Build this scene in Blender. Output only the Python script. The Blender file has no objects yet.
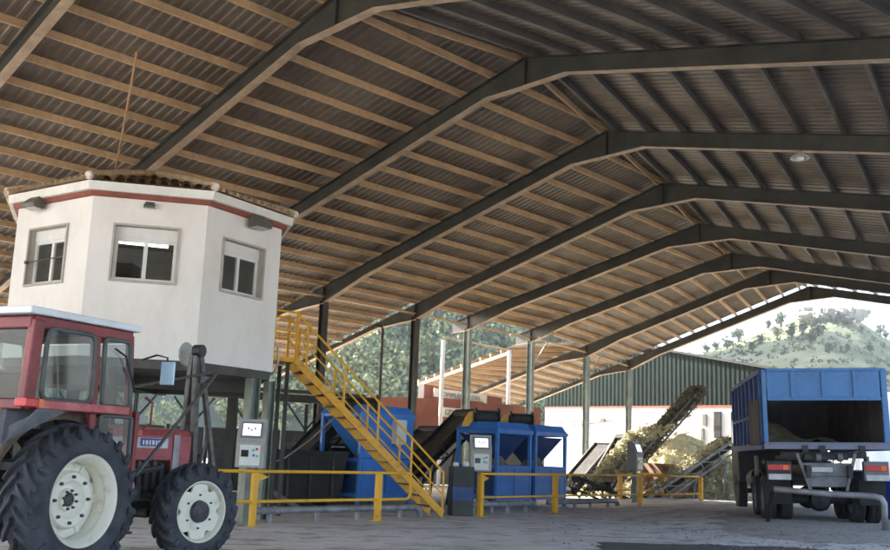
import bpy, math, random
from mathutils import Vector, Matrix, noise
from math import sin, cos, pi, radians, atan2, sqrt
random.seed(7)
S = bpy.context.scene
col = S.collection
V = Vector

# ------------------------------------------------------------------ camera
PITCH, ROLL, FPX, CAMH = 0.179077, 0.037129, 977.69, 1.4219
fw = V((0, cos(PITCH), sin(PITCH))); up0 = V((0, -sin(PITCH), cos(PITCH))); rt0 = V((1, 0, 0))
rt = cos(ROLL)*rt0 + sin(ROLL)*up0; up = -sin(ROLL)*rt0 + cos(ROLL)*up0
def ray(px, py): return fw + rt*((px-445)/FPX) + up*((275-py)/FPX)
def at(px, py, Y):
    d = ray(px, py); return V((0, 0, CAMH)) + d*(Y/d.y)
cd = bpy.data.cameras.new('camera'); cam = bpy.data.objects.new('camera', cd); col.objects.link(cam)
cd.sensor_width = 36; cd.lens = FPX/890*36; cd.clip_end = 3000; cd.clip_start = 0.05
cam.matrix_world = Matrix(((rt.x, up.x, -fw.x, 0), (rt.y, up.y, -fw.y, 0), (rt.z, up.z, -fw.z, CAMH), (0, 0, 0, 1)))
cd.dof.use_dof = True; cd.dof.focus_distance = 14; cd.dof.aperture_fstop = 2.4
S.camera = cam

# ------------------------------------------------------------------ materials
def mat(name, c, rough=.6, metal=0., var=.25, scale=3., bump=0., c2=None, fine=0., stretch=None, spec=.5, lo=.42, hi=.62):
    m = bpy.data.materials.new(name); m.use_nodes = True; nt = m.node_tree; N = nt.nodes; L = nt.links
    b = N['Principled BSDF']; b.inputs['Roughness'].default_value = rough; b.inputs['Metallic'].default_value = metal
    b.inputs['Specular IOR Level'].default_value = spec
    tc = N.new('ShaderNodeTexCoord'); mp = N.new('ShaderNodeMapping'); L.new(tc.outputs['Object'], mp.inputs[0])
    if stretch: mp.inputs['Scale'].default_value = stretch
    n = N.new('ShaderNodeTexNoise'); n.inputs['Scale'].default_value = scale; n.inputs['Detail'].default_value = 8; n.inputs['Roughness'].default_value = .65
    L.new(mp.outputs[0], n.inputs['Vector'])
    r = N.new('ShaderNodeValToRGB'); L.new(n.outputs['Fac'], r.inputs[0])
    r.color_ramp.elements[0].position = lo - .07; r.color_ramp.elements[1].position = hi + .03
    if c2 is None: c2 = tuple(x*(1-var*1.5) for x in c)
    r.color_ramp.elements[0].color = (*c2, 1); r.color_ramp.elements[1].color = (*c, 1)
    out = r.outputs[0]
    if fine:
        n2 = N.new('ShaderNodeTexNoise'); n2.inputs['Scale'].default_value = scale*9; n2.inputs['Detail'].default_value = 5
        L.new(mp.outputs[0], n2.inputs['Vector'])
        mx = N.new('ShaderNodeMix'); mx.data_type = 'RGBA'; mx.blend_type = 'OVERLAY'; mx.inputs[0].default_value = fine
        L.new(out, mx.inputs[6]); L.new(n2.outputs['Fac'], mx.inputs[7]); out = mx.outputs[2]
    L.new(out, b.inputs['Base Color'])
    rr = N.new('ShaderNodeMapRange'); L.new(n.outputs['Fac'], rr.inputs[0])
    rr.inputs[3].default_value = min(1, rough+.12); rr.inputs[4].default_value = max(.05, rough-.12); L.new(rr.outputs[0], b.inputs['Roughness'])
    if bump:
        bp = N.new('ShaderNodeBump'); bp.inputs['Strength'].default_value = bump; bp.inputs['Distance'].default_value = .03
        nb = N.new('ShaderNodeTexNoise'); nb.inputs['Scale'].default_value = scale*6; nb.inputs['Detail'].default_value = 6
        L.new(mp.outputs[0], nb.inputs['Vector']); L.new(nb.outputs['Fac'], bp.inputs['Height']); L.new(bp.outputs[0], b.inputs['Normal'])
    return m
def glass(name, tint=(.75, .8, .8), a=.35, rough=.05):
    m = bpy.data.materials.new(name); m.use_nodes = True; nt = m.node_tree; N = nt.nodes; L = nt.links
    out = N['Material Output']; N.remove(N['Principled BSDF'])
    t = N.new('ShaderNodeBsdfTransparent'); t.inputs[0].default_value = (*tint, 1)
    g = N.new('ShaderNodeBsdfGlossy'); g.inputs['Roughness'].default_value = rough
    f = N.new('ShaderNodeLayerWeight'); pw = N.new('ShaderNodeMath'); pw.operation = 'POWER'; pw.inputs[1].default_value = 4; L.new(f.outputs['Facing'], pw.inputs[0])
    ad = N.new('ShaderNodeMath'); ad.operation = 'MULTIPLY_ADD'; ad.inputs[1].default_value = .7; ad.inputs[2].default_value = .05; L.new(pw.outputs[0], ad.inputs[0])
    mx = N.new('ShaderNodeMixShader'); L.new(ad.outputs[0], mx.inputs[0]); L.new(t.outputs[0], mx.inputs[1]); L.new(g.outputs[0], mx.inputs[2])
    df = N.new('ShaderNodeBsdfDiffuse'); df.inputs[0].default_value = (.4, .4, .38, 1)
    n = N.new('ShaderNodeTexNoise'); n.inputs['Scale'].default_value = 3; tc = N.new('ShaderNodeTexCoord'); L.new(tc.outputs['Object'], n.inputs['Vector'])
    ml = N.new('ShaderNodeMath'); ml.operation = 'MULTIPLY'; ml.inputs[1].default_value = a*.5; L.new(n.outputs['Fac'], ml.inputs[0])
    m2 = N.new('ShaderNodeMixShader'); L.new(ml.outputs[0], m2.inputs[0]); L.new(mx.outputs[0], m2.inputs[1]); L.new(df.outputs[0], m2.inputs[2])
    L.new(m2.outputs[0], out.inputs[0]); return m
def emis(name, c, s):
    m = bpy.data.materials.new(name); m.use_nodes = True; b = m.node_tree.nodes['Principled BSDF']
    b.inputs['Base Color'].default_value = (*c, 1); b.inputs['Emission Color'].default_value = (*c, 1); b.inputs['Emission Strength'].default_value = s
    return m

M = {}
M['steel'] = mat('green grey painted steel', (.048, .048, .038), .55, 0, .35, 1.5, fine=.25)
M['flange'] = mat('dusty steel flange with painted bounce', (.46, .335, .22), .6, 0, .25, 2, fine=.2)  # ground bounce under the rafters put into a lighter dusty tan
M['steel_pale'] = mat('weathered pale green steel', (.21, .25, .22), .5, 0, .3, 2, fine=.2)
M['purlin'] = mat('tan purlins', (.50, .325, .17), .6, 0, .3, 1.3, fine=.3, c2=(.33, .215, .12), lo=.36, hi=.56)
M['purlin_shaded'] = mat('purlins in painted shade', (.17, .145, .115), .6, 0, .3, .8, fine=.2)  # shade on the right slope purlins put into a darker colour
M['roofsheet'] = mat('grey corrugated sheet', (.205, .162, .12), .5, .1, .3, .45, fine=.25, c2=(.11, .084, .06))
M['render'] = mat('white render', (.83, .795, .75), .9, 0, .10, 1.3, fine=.08, bump=.15, stretch=(1.2, 1.2, .6), c2=(.755, .715, .66), lo=.40, hi=.54)
M['render2'] = mat('dirty white wall', (.80, .80, .78), .9, 0, .18, .35, fine=.2, bump=.1, stretch=(1, 1, .5))
M['fascia'] = mat('white fascia', (.80, .78, .72), .8, 0, .1, 3, fine=.1)
M['redtrim'] = mat('red brown trim', (.28, .075, .045), .7, 0, .2, 4)
M['tile'] = mat('clay tile', (.74, .57, .38), .9, 0, .4, 5, fine=.3, c2=(.46, .34, .21), bump=.3)
M['winframe'] = mat('white window frame', (.78, .77, .73), .5, 0, .08, 4)
M['reveal'] = mat('grey stone reveal', (.50, .47, .41), .85, 0, .15, 5, fine=.15)
M['dark'] = mat('dark interior', (.03, .03, .03), .8, 0, .3, 2)
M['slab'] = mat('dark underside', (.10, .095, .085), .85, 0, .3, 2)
M['yellow'] = mat('safety yellow paint', (.80, .42, .02), .5, 0, .2, 4, fine=.25, c2=(.50, .22, .03), lo=.3, hi=.42)
M['yellowold'] = mat('scuffed yellow paint', (.76, .38, .025), .6, 0, .3, 5, fine=.35, c2=(.38, .17, .05), lo=.34, hi=.46)
M['pipe'] = mat('galvanised pipe', (.36, .37, .40), .5, .3, .3, 4, fine=.2)
M['kiosk'] = mat('beige grey metal box', (.42, .41, .37), .45, 0, .15, 5, fine=.1)
M['kioskdark'] = mat('grey metal box', (.22, .23, .23), .45, 0, .15, 5)
M['panelwhite'] = mat('white panel', (.75, .77, .74), .4, 0, .06, 9)
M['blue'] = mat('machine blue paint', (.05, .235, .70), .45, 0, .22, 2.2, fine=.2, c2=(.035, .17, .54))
M['bluedark'] = mat('dark blue paint and shaded blue', (.02, .07, .23), .5, 0, .3, 3, fine=.2)  # dark blue parts; also shade painted on hopper and truck sides
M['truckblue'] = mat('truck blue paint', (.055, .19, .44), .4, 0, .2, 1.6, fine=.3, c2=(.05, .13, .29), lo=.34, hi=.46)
M['truckgrey'] = mat('grey truck metal', (.20, .205, .22), .6, .1, .3, 4, fine=.3)
M['truckdark'] = mat('dark load bed interior', (.085, .08, .078), .8, 0, .4, 2, fine=.3, c2=(.045, .04, .036))
M['rustrail'] = mat('rusty blue rail', (.17, .19, .28), .6, 0, .3, 8, fine=.3, c2=(.26, .12, .07), lo=.36, hi=.42)
M['black'] = mat('black rubber', (.022, .022, .024), .75, 0, .3, 6, fine=.2)
M['blackm'] = mat('black greasy metal', (.03, .03, .032), .5, .2, .3, 5, fine=.3)
M['tyre'] = mat('dusty tyre rubber', (.055, .06, .072), .8, 0, .45, 5, fine=.35, bump=.3, c2=(.028, .030, .036))
M['rim'] = mat('cream white rim', (.74, .71, .60), .5, 0, .18, 6, fine=.2, c2=(.50, .45, .34), lo=.3, hi=.42)
M['hub'] = mat('dark grey hub', (.07, .07, .075), .6, .2, .3, 12, fine=.3)
M['tred'] = mat('faded red tractor paint', (.25, .032, .036), .5, 0, .3, 2.5, fine=.4, c2=(.15, .03, .032))
M['tbonnet'] = mat('faded bonnet red', (.40, .075, .085), .45, 0, .3, 2.5, fine=.4, c2=(.28, .05, .055))
M['tpink'] = mat('sun bleached red paint', (.52, .16, .16), .55, 0, .25, 5, fine=.3, c2=(.36, .06, .06))
M['troof'] = mat('white tractor roof', (.76, .79, .84), .45, 0, .1, 3)
M['tgrey'] = mat('grey fender', (.15, .16, .18), .55, 0, .3, 3, fine=.2)
M['seal'] = mat('grey rubber seal', (.10, .11, .11), .6, 0, .2, 5)
M['rust'] = mat('rusty brown steel', (.17, .115, .085), .7, .1, .35, 8, fine=.4)
M['mastgrey'] = mat('worn grey steel', (.15, .14, .13), .55, .3, .35, 8, fine=.4)
M['glass'] = glass('window glass', (.5, .52, .52), .04, .02)
M['cabglass'] = glass('tractor glass', (.62, .68, .68), .35)
M['mirror'] = mat('mirror face', (.34, .48, .62), .12, .2, .06, 5)
M['redlamp'] = mat('red lamp lens', (.55, .02, .03), .25, 0, .1, 9)
M['orangelamp'] = mat('orange lamp lens', (.75, .16, .02), .25, 0, .1, 9)
M['tube'] = emis('fluorescent tube', (.95, 1, 1), 4)
M['screen'] = emis('lit screen', (.66, .68, .80), .35)
M['gkey'] = mat('green key', (.05, .6, .3), .4); M['rkey'] = mat('red key', (.6, .05, .04), .4); M['bkey'] = mat('blue key', (.06, .2, .6), .4)
M['disp'] = mat('dark display', (.03, .035, .04), .2)
M['lamphood'] = mat('lamp housing', (.17, .16, .14), .5, .3, .2, 6)
M['lampglass'] = mat('lamp glass', (.5, .5, .46), .2, 0, .1, 6)
M['brick'] = mat('painted brick', (.27, .095, .062), .85, 0, .2, .5, fine=.2)
M['block'] = mat('concrete block', (.19, .18, .165), .9, 0, .2, 1, fine=.3)
M['sign'] = mat('cream sign board', (.72, .68, .58), .7, 0, .1, 3); M['ink'] = mat('dark sign lettering', (.12, .12, .12), .7)
M['gsheet'] = mat('green corrugated cladding', (.015, .026, .021), .75, 0, .2, .3, fine=.15, spec=.15)
M['gtrim'] = mat('dull red flashing', (.34, .10, .07), .6)
M['whitepost'] = mat('white post', (.75, .74, .72), .6, 0, .1, 4)
M['panelgrey'] = mat('grey green panels', (.13, .14, .125), .7, 0, .3, 1, fine=.3)
M['belt'] = mat('conveyor belt', (.05, .045, .04), .8, 0, .4, 4, fine=.3)
M['convsteel'] = mat('dusty grey conveyor steel', (.30, .28, .26), .6, .1, .35, 4, fine=.3)
M['compost'] = mat('dry straw coloured compost', (.76, .71, .50), .95, 0, .4, 6, fine=.4, c2=(.42, .38, .22), bump=.8)
M['compost2'] = mat('dull olive compost', (.25, .225, .14), .95, 0, .4, 6, fine=.4, c2=(.11, .10, .06))
M['crate'] = mat('brown wood box', (.30, .17, .10), .8, 0, .3, 4, fine=.3)
M['rope'] = mat('tan rope', (.42, .24, .12), .8)
M['bark'] = mat('bark', (.12, .09, .06), .9, 0, .3, 3)
M['leaf'] = mat('olive foliage', (.15, .17, .075), .8, 0, .4, .5, c2=(.06, .08, .04))
M['leafb'] = mat('pale green foliage', (.24, .26, .12), .8, 0, .4, .15, c2=(.11, .15, .08))
M['rock'] = mat('grey rock', (.38, .35, .29), .9, 0, .35, .3, fine=.3, bump=.4)
M['stone'] = mat('gravel', (.33, .33, .34), .9, 0, .4, 3)
M['plate'] = mat('plate white', (.6, .6, .62), .5)
M['bluebarrel'] = mat('blue plastic', (.03, .06, .35), .4)

# ground materials with several layers
def groundmat(name, layers, rough=.92, bump=.25):
    m = bpy.data.materials.new(name); m.use_nodes = True; nt = m.node_tree; N = nt.nodes; L = nt.links
    b = N['Principled BSDF']; b.inputs['Roughness'].default_value = rough; b.inputs['Specular IOR Level'].default_value = .3
    tc = N.new('ShaderNodeTexCoord'); cur = None
    for (c, sc, lo, hi, st) in layers:
        if cur is None:
            rgb = N.new('ShaderNodeRGB'); rgb.outputs[0].default_value = (*c, 1); cur = rgb.outputs[0]; continue
        mp = N.new('ShaderNodeMapping'); mp.inputs['Scale'].default_value = st; L.new(tc.outputs['Object'], mp.inputs[0])
        n = N.new('ShaderNodeTexNoise'); n.inputs['Scale'].default_value = sc; n.inputs['Detail'].default_value = 10; n.inputs['Roughness'].default_value = .7
        L.new(mp.outputs[0], n.inputs['Vector'])
        r = N.new('ShaderNodeMapRange'); r.inputs[1].default_value = lo; r.inputs[2].default_value = hi; L.new(n.outputs['Fac'], r.inputs[0])
        mx = N.new('ShaderNodeMix'); mx.data_type = 'RGBA'; L.new(r.outputs[0], mx.inputs[0]); L.new(cur, mx.inputs[6]); mx.inputs[7].default_value = (*c, 1); cur = mx.outputs[2]
    L.new(cur, b.inputs['Base Color'])
    n = N.new('ShaderNodeTexNoise'); n.inputs['Scale'].default_value = 14; n.inputs['Detail'].default_value = 10; L.new(tc.outputs['Object'], n.inputs['Vector'])
    bp = N.new('ShaderNodeBump'); bp.inputs['Strength'].default_value = bump; bp.inputs['Distance'].default_value = .04; L.new(n.outputs['Fac'], bp.inputs['Height']); L.new(bp.outputs[0], b.inputs['Normal'])
    return m
M['concrete'] = groundmat('worn concrete', [((.62, .61, .61), 0, 0, 0, 0), ((.46, .45, .455), .5, .45, .65, (1, 1, 1)), ((.56, .53, .50), 2.2, .5, .7, (1, .7, 1)),
                          ((.20, .19, .18), 1.1, .60, .68, (.6, 1.3, 1)), ((.33, .315, .31), 9, .56, .66, (1, 1, 1)), ((.30, .285, .275), 1.6, .52, .60, (.8, 1.4, 1)), ((.34, .32, .31), 30, .62, .7, (1, 1, 1))])
M['tarmac'] = groundmat('dark tarmac patch', [((.085, .085, .095), 0, 0, 0, 0), ((.12, .12, .13), 3, .45, .6, (1, 1, 1)), ((.05, .05, .055), 20, .5, .62, (1, 1, 1))], bump=.5)
M['dirt'] = groundmat('dusty ground', [((.60, .55, .46), 0, 0, 0, 0), ((.48, .43, .35), .3, .45, .6, (1, 1, 1)), ((.40, .36, .28), 3, .5, .65, (1, 1, 1))], bump=.5)
M['verge'] = groundmat('stony verge', [((.34, .325, .31), 0, 0, 0, 0), ((.15, .16, .09), 2.2, .54, .64, (1, 1, 1)), ((.44, .43, .42), 9, .52, .62, (1, 1, 1)), ((.14, .13, .125), 14, .60, .68, (1, 1, 1))], bump=.8)
M['hill'] = groundmat('dry grass hillside', [((.24, .235, .125), 0, 0, 0, 0), ((.13, .15, .065), .03, .44, .56, (1, 1, 2)), ((.32, .29, .18), .09, .5, .68, (1, 1, 1)), ((.20, .22, .10), .35, .56, .68, (1, 1, 1))], bump=.0)
M['forest'] = groundmat('wooded slope floor', [((.07, .10, .075), 0, 0, 0, 0), ((.11, .13, .08), .08, .5, .6, (1, 1, 1))], bump=0)

# ------------------------------------------------------------------ mesh builder
class MB:
    def __init__(s, T=None): s.v = []; s.f = []; s.T = T or Matrix(); s.cuts = []
    def add(s, vs, fs):
        o = len(s.v); s.cuts.append((o, len(s.f))); s.v += [s.T @ V(p) for p in vs]; s.f += [tuple(o+i for i in f) for f in fs]; return s
    def box(s, c, d, rz=0, R=None):
        hx, hy, hz = d[0]/2, d[1]/2, d[2]/2; c = V(c); R = R or Matrix.Rotation(rz, 3, 'Z')
        vs = [c + R @ V((x*hx, y*hy, z*hz)) for z in (-1, 1) for x, y in ((-1, -1), (1, -1), (1, 1), (-1, 1))]
        return s.add(vs, [(3, 2, 1, 0), (4, 5, 6, 7), (0, 1, 5, 4), (1, 2, 6, 5), (2, 3, 7, 6), (3, 0, 4, 7)])
    def bar(s, a, b, w, h, upv=(0, 0, 1)):
        a, b = V(a), V(b); d = b-a; L = d.length; d.normalize(); u = V(upv); sd = d.cross(u)
        if sd.length < 1e-4: sd = d.cross(V((0, 1, 0)))
        sd.normalize(); u = sd.cross(d)
        R = Matrix((d, sd, u)).transposed(); return s.box((a+b)/2, (L, w, h), R=R)
    def tube(s, pts, r, n=10, cap=True):
        pts = [V(p) for p in pts]; m = len(pts); rs = r if isinstance(r, (list, tuple)) else [r]*m; vs = []; prev = None
        for i, p in enumerate(pts):
            t = (pts[min(i+1, m-1)]-pts[max(i-1, 0)]).normalized()
            if prev is None:
                q = t.cross(V((0, 0, 1)));
                if q.length < .05: q = t.cross(V((1, 0, 0)))
            else: q = prev - t*prev.dot(t)
            q.normalize(); prev = q; w = t.cross(q)
            vs += [p + (q*cos(2*pi*k/n)+w*sin(2*pi*k/n))*rs[i] for k in range(n)]
        fs = [(i*n+k, i*n+(k+1) % n, (i+1)*n+(k+1) % n, (i+1)*n+k) for i in range(m-1) for k in range(n)]
        if cap: fs += [tuple(reversed(range(n))), tuple((m-1)*n+k for k in range(n))]
        return s.add(vs, fs)
    def lathe(s, prof, n=32, a='Y', c=(0, 0, 0), closed=False):
        c = V(c); vs = []
        for (r, y) in prof:
            for k in range(n):
                t = 2*pi*k/n
                vs.append(c + (V((r*cos(t), y, r*sin(t))) if a == 'Y' else V((r*cos(t), r*sin(t), y)) if a == 'Z' else V((y, r*cos(t), r*sin(t)))))
        m = len(prof); R = range(m) if closed else range(m-1)
        return s.add(vs, [(i*n+k, i*n+(k+1) % n, ((i+1) % m)*n+(k+1) % n, ((i+1) % m)*n+k) for i in R for k in range(n)])
    def prism(s, poly, off, flip=False):
        n = len(poly); off = V(off); vs = [V(p) for p in poly] + [V(p)+off for p in poly]
        return s.add(vs, [tuple(reversed(range(n))), tuple(range(n, 2*n))] + [(i, (i+1) % n, n+(i+1) % n, n+i) for i in range(n)])
    def each(s, name, m, parent=None, **kw):
        cs = s.cuts+[(len(s.v), len(s.f))]; out = []
        for (v0, f0), (v1, f1) in zip(cs, cs[1:]):
            q = MB(); q.v = s.v[v0:v1]; q.f = [tuple(i-v0 for i in f) for f in s.f[f0:f1]]; out.append(q.build(name, m, parent, **kw))
        return out
    def build(s, name, m, parent=None, bevel=0, smooth=False, world=False, kind=None, label=None):
        vs = s.v
        if world and parent is not None:
            inv = XF[parent.name].inverted(); vs = [inv @ p for p in vs]
        me = bpy.data.meshes.new(name); me.from_pydata([tuple(p) for p in vs], [], s.f); me.update()
        ms = m if isinstance(m, list) else [m]
        for x in ms: me.materials.append(M[x] if isinstance(x, str) else x)
        import bmesh
        bm = bmesh.new(); bm.from_mesh(me); bmesh.ops.recalc_face_normals(bm, faces=bm.faces); bm.to_mesh(me); bm.free()
        if smooth:
            for p in me.polygons: p.use_smooth = True
        o = bpy.data.objects.new(name, me); col.objects.link(o)
        if parent is not None: o.parent = parent
        if bevel:
            b = o.modifiers.new('bevel', 'BEVEL'); b.width = bevel; b.segments = 2; b.limit_method = 'ANGLE'; b.angle_limit = radians(40)
        if smooth == 'auto' or (smooth and bevel):
            pass
        if kind: o['kind'] = kind
        if label: o['label'] = label
        return o
XF = {}
def thing(name, label, cat, loc=(0, 0, 0), rz=0, group=None, R=None):
    o = bpy.data.objects.new(name, None); col.objects.link(o); o.empty_display_size = .3
    X = Matrix.Translation(V(loc)) @ (R.to_4x4() if R else Matrix.Rotation(rz, 4, 'Z')); o.matrix_world = X; XF[o.name] = X
    return tag(o, label, cat, group)
def tag(o, label, cat, group=None):
    o['label'] = label; o['category'] = cat
    if group: o['group'] = group
    return o
def smooth_by_angle(o, deg=35):
    me = o.data
    for p in me.polygons: p.use_smooth = True
    import bmesh
    bm = bmesh.new(); bm.from_mesh(me)
    for e in bm.edges:
        if len(e.link_faces) == 2 and e.calc_face_angle() > radians(deg): e.smooth = False
    bm.to_mesh(me); bm.free(); return o
def copy_tree(o, loc, rz, label, group=None):
    c = o.copy(); col.objects.link(c); c.location = loc; c.rotation_euler = (0, 0, rz); c['label'] = label
    XF[c.name] = Matrix.Translation(V(loc)) @ Matrix.Rotation(rz, 4, 'Z')
    for ch in [x for x in bpy.data.objects if x.parent == o]:
        d = ch.copy(); col.objects.link(d); d.parent = c
        for g in [x for x in bpy.data.objects if x.parent == ch]:
            e = g.copy(); col.objects.link(e); e.parent = d
    return c
def text_part(body, size, matn, parent, M4, name='lettering'):
    cu = bpy.data.curves.new('t', 'FONT'); cu.body = body; cu.size = size; cu.extrude = .004; cu.align_x = 'LEFT'
    o = bpy.data.objects.new('t', cu); col.objects.link(o); bpy.context.view_layer.update()
    dg = bpy.context.evaluated_depsgraph_get(); me = bpy.data.meshes.new_from_object(o.evaluated_get(dg)); bpy.data.objects.remove(o)
    me.name = name; me.materials.clear(); me.materials.append(M[matn])
    w = max(v.co.x for v in me.vertices) if me.vertices else 1
    me.transform(M4); me.update()
    q = bpy.data.objects.new(name, me); col.objects.link(q); q.parent = parent; return q

def sstep(a, b, x):
    t = max(0, min(1, (x-a)/(b-a))); return t*t*(3-2*t)

# ------------------------------------------------------------------ ground
def gz(x, y):   # gentle rise where the truck is parked
    return .22*sstep(3.8, 7.6, x)*sstep(15, 19.5, y)*(1-sstep(31, 40, y))
def sheet(name, xs, ys, dz, m, f=gz, wob=0):
    vs = []; fs = []; nx = len(xs)
    for j, y in enumerate(ys):
        for i, x in enumerate(xs): 
            z = f(x, y)+dz
            if wob: z += wob*noise.noise(V((x*1.3, y*1.3, 0)))
            vs.append((x, y, z))
    fs = [(j*nx+i, j*nx+i+1, (j+1)*nx+i+1, (j+1)*nx+i) for j in range(len(ys)-1) for i in range(nx-1)]
    b = MB(); b.v = [V(v) for v in vs]; b.f = fs; o = b.build(name, m, kind='structure', smooth=True); return o
def rng(a, b, st): n = int(round((b-a)/st)); return [a+(b-a)*k/n for k in range(n+1)]
xs = [-900, -400, -150, -60]+rng(-30, 40, 1.0)+[60, 150, 400, 900]
ys = [-400, -100, -40]+rng(-15, 75, 1.0)+[110, 160, 400, 900]
sheet('ground', xs, ys, -.03, 'dirt')
sheet('concrete_yard', rng(-22, 24, .5), rng(-12, 33, .5), .004, 'concrete')
# irregular verge and tarmac patch laid above the concrete
def patch(name, poly, dz, m, res=.25, edge=.25):
    x0 = min(p[0] for p in poly); x1 = max(p[0] for p in poly); y0 = min(p[1] for p in poly); y1 = max(p[1] for p in poly)
    def inside(x, y):
        x += edge*noise.noise(V((x*.9, y*.9, 3)))*2; y += edge*noise.noise(V((x*.9, y*.9, 9)))*2
        c = False; n = len(poly)
        for i in range(n):
            a, b = poly[i], poly[(i+1) % n]
            if (a[1] > y) != (b[1] > y) and x < (b[0]-a[0])*(y-a[1])/(b[1]-a[1])+a[0]: c = not c
        return c
    b = MB(); nx = int((x1-x0)/res)+1; ny = int((y1-y0)/res)+1
    for j in range(ny):
        for i in range(nx):
            x = x0+i*res; y = y0+j*res
            if inside(x+res/2, y+res/2):
                b.add([(u, w, gz(u, w)+dz) for u, w in ((x, y), (x+res, y), (x+res, y+res), (x, y+res))], [(0, 1, 2, 3)])
    return b.build(name, m, kind='structure')
patch('tarmac_patch', [(2.7, 17.0), (4.9, 17.3), (7.0, 16.4), (7.5, 9), (1.9, 9), (2.3, 13.5)], .010, 'tarmac', .12, .2)
patch('stony_verge', [(5.6, 19.2), (6.6, 17.4), (14, 16.6), (18, 17), (18, 31), (10.5, 30), (7, 25)], .010, 'verge', .15, .35)
# pebbles and grit
def pebbles(name, n, area, rr, m, dz=.008):
    b = MB()
    for _ in range(n):
        x = random.uniform(area[0], area[1]); y = random.uniform(area[2], area[3]); r = random.uniform(*rr)*random.choice((.6, 1, 1.5))
        a = random.uniform(0, pi); vs = []
        for k in range(5):
            t = a+2*pi*k/5; q = r*random.uniform(.7, 1.2); vs.append((x+q*cos(t), y+q*sin(t), gz(x, y)+dz))
        vs.append((x+random.uniform(-.3, .3)*r, y, gz(x, y)+dz+r*random.uniform(.4, .9)))
        b.add(vs, [(k, (k+1) % 5, 5) for k in range(5)])
    o = b.build(name, m, kind='stuff'); return tag(o, 'loose grey gravel and grit scattered on the ground behind the blue tipper truck' if m == 'stone' else 'dark crumbs of compost scattered on the concrete yard', 'gravel' if m == 'stone' else 'debris')
pebbles('gravel', 1500, (4.6, 13, 15.0, 21), (.008, .024), 'stone')
pebbles('compost_crumbs', 500, (2.0, 9, 15, 25), (.008, .022), 'compost2')

# ------------------------------------------------------------------ hills
CR = [(-.75, 110), (-.3, 108), (-.1, 100), (0, 88), (.05, 74), (.1, 55), (.16, 38), (.22, 33), (.26, 31), (.32, 36), (.365, 41), (.395, 44), (.43, 41.5), (.46, 36.5), (.5, 36), (.7, 44), (.95, 40)]
def crest(t):
    if t <= CR[0][0]: return CR[0][1]
    for (a, h1), (b, h2) in zip(CR, CR[1:]):
        if t <= b: return h1+(h2-h1)*sstep(0, 1, (t-a)/(b-a)) if False else h1+(h2-h1)*(t-a)/(b-a)
    return CR[-1][1]
def hz(x, y):
    t = x/max(y, 1); r = y
    near = 100 if t > .08 else 100
    k = max(0, min(1.35, (r-near)/165)); h = crest(t)*(k**.85 if k < 1 else 1-(k-1)*.7)
    h += (noise.fractal(V((x*.02, y*.02, 0)), 1, 2, 4)*3.2+noise.noise(V((x*.09, y*.09, 5)))*.9)*min(1, k*3)*(.45 if t > .15 else 1)
    return h-.6 if k > 0 else -.6
tx = [(-.78+1.75*i/190) for i in range(191)]; ty = [96+ (330-96)*j/80 for j in range(81)]
def hill(name, m, t0, t1):
    b = MB(); ts = [t for t in tx if t0-.012 <= t <= t1+.001]; n = len(ts)
    b.v = [V((t*y, y, hz(t*y, y))) for y in ty for t in ts]
    b.f = [(j*n+i, j*n+i+1, (j+1)*n+i+1, (j+1)*n+i) for j in range(len(ty)-1) for i in range(n-1)]
    return b.build(name, m, kind='structure', smooth=True)
hill('wooded_hill', 'forest', -.78, .13); hill('dry_hillside', 'hill', .13, .97)

def blob_crown(b, c, r, nclump, leaves, ls):
    """foliage: many small leaf faces gathered in clumps over the crown's volume"""
    for _ in range(nclump):
        d = V((random.gauss(0, 1), random.gauss(0, 1), random.gauss(0, 1))).normalized()
        q = V(c)+V((d.x*r[0], d.y*r[1], d.z*r[2]))*random.uniform(.25, .95); cr = min(r)*random.uniform(.22, .5)
        for _ in range(leaves):
            e = V((random.gauss(0, 1), random.gauss(0, 1), random.gauss(0, .8))).normalized(); p = q+e*cr*random.uniform(.6, 1.05)
            u = e.cross(V((random.random()-.5, random.random()-.5, random.random()-.5))).normalized(); w = e.cross(u)
            s1 = ls*random.uniform(.6, 1.4); s2 = ls*random.uniform(.4, .9); tl = e*random.uniform(-.4, .4)*s1
            b.add([p-u*s1+tl, p-w*s2, p+u*s1-tl, p+w*s2], [(0, 1, 2, 3)])
# forest mass on the left mountain
b = MB(); random.seed(3)
for _ in range(520):
    t = random.uniform(-.22, .12) if random.random() < .9 else random.uniform(-.5, -.2); y = 101+62*random.random()**1.2 if random.random() < .8 else random.uniform(160, 262); x = t*y
    h = random.uniform(3.0, 7.0); z = hz(x, y)
    blob_crown(b, (x, y, z+h*.6), (h*.48, h*.48, h*.6), 34, 14, h*.045)
tag(b.build('woodland', 'leafb', kind='stuff'), 'pale green trees covering the mountain seen through the open side of the shed', 'woodland')
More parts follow.
